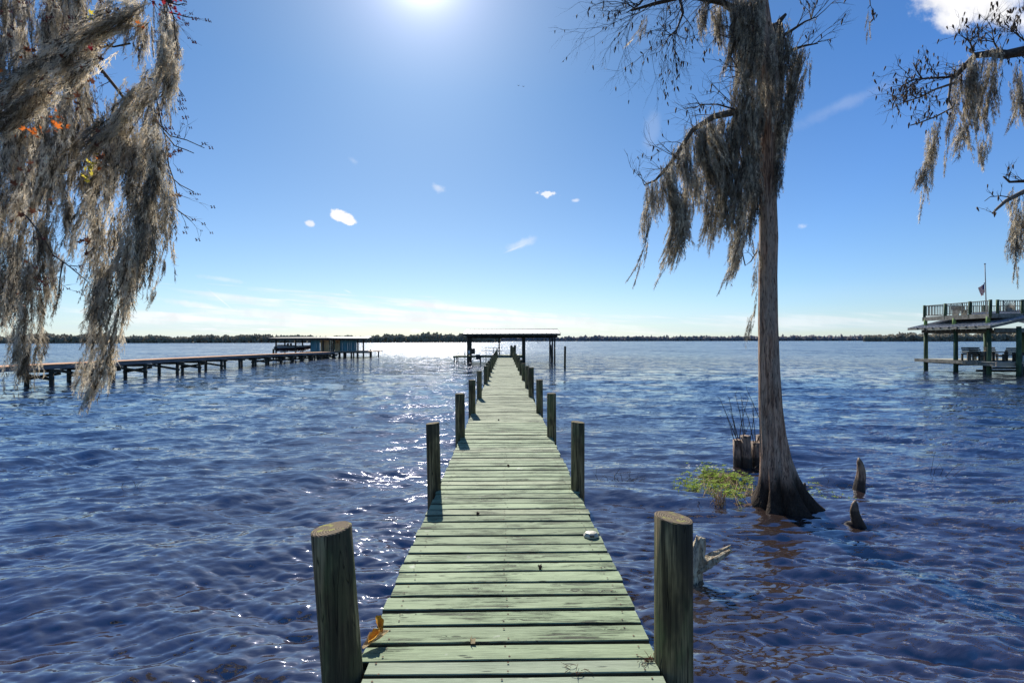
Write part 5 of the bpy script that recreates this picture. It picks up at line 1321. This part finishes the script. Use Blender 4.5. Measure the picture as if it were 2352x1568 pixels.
# cut stumps with bare shoots
t = empty('cut_stump_cluster', (3.86, 8.3, 0), 0, 'cluster of cut stump stems with tall bare shoots left of the cypress foot', 'stump')
for (x, y, h_, r) in ((-.0, 0, .46, .075), (.12, -.05, .54, .085), (.33, .0, .42, .10), (.46, .1, .52, .08), (.56, -.04, .34, .07)):
    mb = MB(); mb.tube([(x + .03, y, -.4), (x + .02, y, .1), (x, y, h_)], [r * 1.25, r * 1.05, r * .9], 12); mb.build('stem', M['knee_wood'], t)
for k in range(15):
    mb = MB(); x = tr.uniform(-.05, .6); top_ = tr.uniform(.5, 1.05); lean = tr.uniform(-.35, .25) if k > 3 else -.45 + .1 * k
    p = Vector((x, tr.uniform(-.1, .1), tr.uniform(.2, .45))); pts = [p + Vector((lean * s * .9, 0, top_ * s)) + Vector((tr.gauss(0, .012), 0, 0)) for s in (0, .33, .66, 1)]
    mb.tube(pts, [.009, .007, .005, .003], 4)
    for q in range(3): s = tr.choice(pts[1:]); mb.tube([s, s + Vector((tr.uniform(-.09, .09), 0, tr.uniform(.03, .12)))], [.003, .0015], 4)
    mb.build('shoot', BD, t)
mb = MB()
for k in range(40):
    p = Vector((tr.uniform(.3, .7), tr.uniform(-.15, .1), tr.uniform(.05, .5))); mb.tube([p, p + Vector((tr.gauss(0, .1), tr.gauss(0, .05), tr.gauss(0, .07))), p + Vector((tr.gauss(0, .15), 0, tr.gauss(0, .09)))], .004, 4)
mb.build('root_tangle', BP, t)['kind'] = 'stuff'

# leafy green plants round the cypress foot
def foliage(name, centres, n, label, size=.05, mat='leaf_green'):
    mb = MB(); stems = MB()
    for _ in range(n):
        c = tr.choice(centres); p = Vector((c[0] + tr.gauss(0, c[3]), c[1] + tr.gauss(0, c[4]), max(.01, c[2] + tr.gauss(0, c[5]))))
        for j in range(6):
            a = j * 1.05 + tr.uniform(-.3, .3); up = tr.uniform(.1, .7); L = size * tr.uniform(.7, 1.3); d = Vector((math.cos(a), math.sin(a), up)).normalized(); s_ = d.cross(Vector((0, 0, 1))).normalized() * L * .16
            mb.add([p, p + d * L * .5 + s_, p + d * L, p + d * L * .5 - s_], [(0, 1, 2, 3)])
        if tr.random() < .5:
            stems.tube([p, p + Vector((tr.gauss(0, .03), tr.gauss(0, .03), -.04)), p + Vector((tr.gauss(0, .12), tr.gauss(0, .12), -.08))], [.003, .003, .002], 4, cap=False)
    o = empty(name, (centres[0][0], centres[0][1], 0), 0, label, 'plant')
    a = mb.build('foliage', M[mat], o); a.matrix_parent_inverse = Matrix.Translation((-centres[0][0], -centres[0][1], 0)); a['kind'] = 'stuff'
    b = stems.build('stems', M['leaf_dry'], o); b.matrix_parent_inverse = Matrix.Translation((-centres[0][0], -centres[0][1], 0)); b['kind'] = 'stuff'
foliage('leafy_plant', [(3.10, 7.45, .05, .20, .16, .02), (3.35, 7.5, .07, .15, .16, .02), (2.85, 7.2, .04, .18, .16, .02), (2.62, 7.1, .03, .16, .14, .015), (3.0, 6.75, .05, .10, .18, .03), (3.2, 7.7, .11, .2, .12, .03), (3.15, 7.1, .05, .25, .2, .02)],
        330, 'low bright green leafy plants on the water left of the cypress foot', .052)
foliage('leafy_plant', [(4.05, 6.7, .10, .10, .06, .05), (4.3, 6.5, .05, .12, .05, .02), (4.6, 6.35, .04, .12, .04, .015), (4.35, 6.95, .12, .12, .04, .04), (4.05, 7.1, .22, .03, .04, .06)], 60, 'sparse yellow green sprigs trailing on the water right of the cypress foot', .036)
mb = MB()
for k in range(70):
    a = Vector((tr.uniform(2.7, 3.5), tr.uniform(6.5, 7.4), tr.uniform(.03, .12))); e = Vector((a.x - tr.uniform(.02, .35), a.y - tr.uniform(.1, .5), tr.uniform(-.03, .02)))
    mb.tube([a, a.lerp(e, .5) + Vector((0, 0, tr.uniform(0, .05))), e], [.003, .0025, .0015], 4, cap=False)
for k in range(50):
    a = Vector((2.72 + tr.gauss(0, .05), 6.35 + tr.gauss(0, .06), 0)); mb.tube([a, a + Vector((tr.gauss(0, .04), tr.gauss(0, .04), tr.uniform(.05, .2)))], .003, 4, cap=False)
tag(mb.build('dry_stems', M['leaf_dry'], None), 'tangle of dry tan stems trailing in the water below the green plants', 'stems', None, 'stuff')
mb = MB()
for k in range(14):
    p = Vector((3.0 + tr.gauss(0, .2), 7.45 + tr.gauss(0, .12), .21))
    for j in range(5): a = j * 1.256; mb.add([p, p + Vector((math.cos(a - .4) * .018, math.sin(a - .4) * .018, .01)), p + Vector((math.cos(a) * .028, math.sin(a) * .028, .008)), p + Vector((math.cos(a + .4) * .018, math.sin(a + .4) * .018, .01))], [(0, 1, 2, 3)])
tag(mb.build('white_flowers', M['cloth_white'], None), 'few tiny white flowers among the bright green plants', 'flowers', None, 'stuff')
# mud islet under the plants
simple('islet_soil', (.05, .03, .02), (.12, .07, .04), (9, 9, 9), bump=.6)
mb = MB(); N = 26; V = [(3.3, 7.55, .07)]
for q, rr_ in ((1, .5), (2, 1.0)):
    for k in range(N): a = 2 * math.pi * k / N; f = rr_ * (1 + .15 * math.sin(3 * a + 1)); V.append((3.3 + .55 * f * math.cos(a), 7.55 + .42 * f * math.sin(a), .05 if q == 1 else -.12))
fs = [(0, 1 + k, 1 + (k + 1) % N) for k in range(N)] + [(1 + k, 1 + N + k, 1 + N + (k + 1) % N, 1 + (k + 1) % N) for k in range(N)]
mb.add(V, fs, 0, True); tag(mb.build('islet_ground', M['islet_soil']), 'low muddy islet under the green plants', None, None, 'structure')

def drift_twigs(px, py, n, L, label, seed, up=.5, r=.004):
    rr = random.Random(seed); d = H * F / (py - 782.5); o3 = Vector(((px - 1176) / F * d, d, 0)); mb = MB()
    for k in range(n):
        p = Vector((rr.gauss(0, L * .5), rr.gauss(0, L * .3), 0)); e = Vector((rr.uniform(-1, 1) * L, rr.uniform(-.4, .4) * L, rr.uniform(.1, up) * L))
        mb.tube([p - Vector((0, 0, .05)), p + e * .5 + Vector((0, 0, .03 * L)), p + e], [r, r * .8, r * .4], 4)
        if rr.random() < .6: q = p + e * .6; mb.tube([q, q + Vector((rr.uniform(-.4, .4) * L, 0, rr.uniform(.1, .5) * L))], [r * .6, r * .3], 4)
    tag(mb.build('drifting_twigs', BD, None, o3), label, 'twigs', 'twigs sticking out of the water')
drift_twigs(1420, 1108, 22, .30, 'brush of dark twigs sticking out of the water right of the second right piling', 2)
drift_twigs(303, 1120, 4, .16, 'few thin twigs poking out of the water at the left below the boardwalk', 3, .9)
drift_twigs(2150, 1085, 5, .30, 'bent bare twig rising from the water at the right, farther out', 4, 1.2)
drift_twigs(1900, 1085 + 20, 6, .16, 'fine twigs in the water between the trunk and the tall knee', 6, .8, .003)
drift_twigs(1625, 1152, 5, .4, 'dark branch lying in the water left of the dry stems', 8, .1, .007)

# two birds, tiny in the sky
for (px, py, lb) in ((1192, 197, 'upper left one of two tiny dark birds high in the sky'), (1203, 199, 'lower right one of two tiny dark birds high in the sky')):
    mb = MB(); mb.add([(-.5, 0, .22), (0, -.12, 0), (0, .12, 0), (.5, 0, .2), (0, -.35, .02), (0, .3, 0)], [(0, 1, 2), (1, 3, 2), (1, 4, 2), (1, 2, 5)])
    mb.tube([(0, -.3, 0), (0, 0, -.02), (0, .3, 0)], [.03, .07, .02], 5)
    tag(mb.build('bird', M['black_metal'], None, at(px, py, 140)), lb, 'bird', 'birds in the sky')
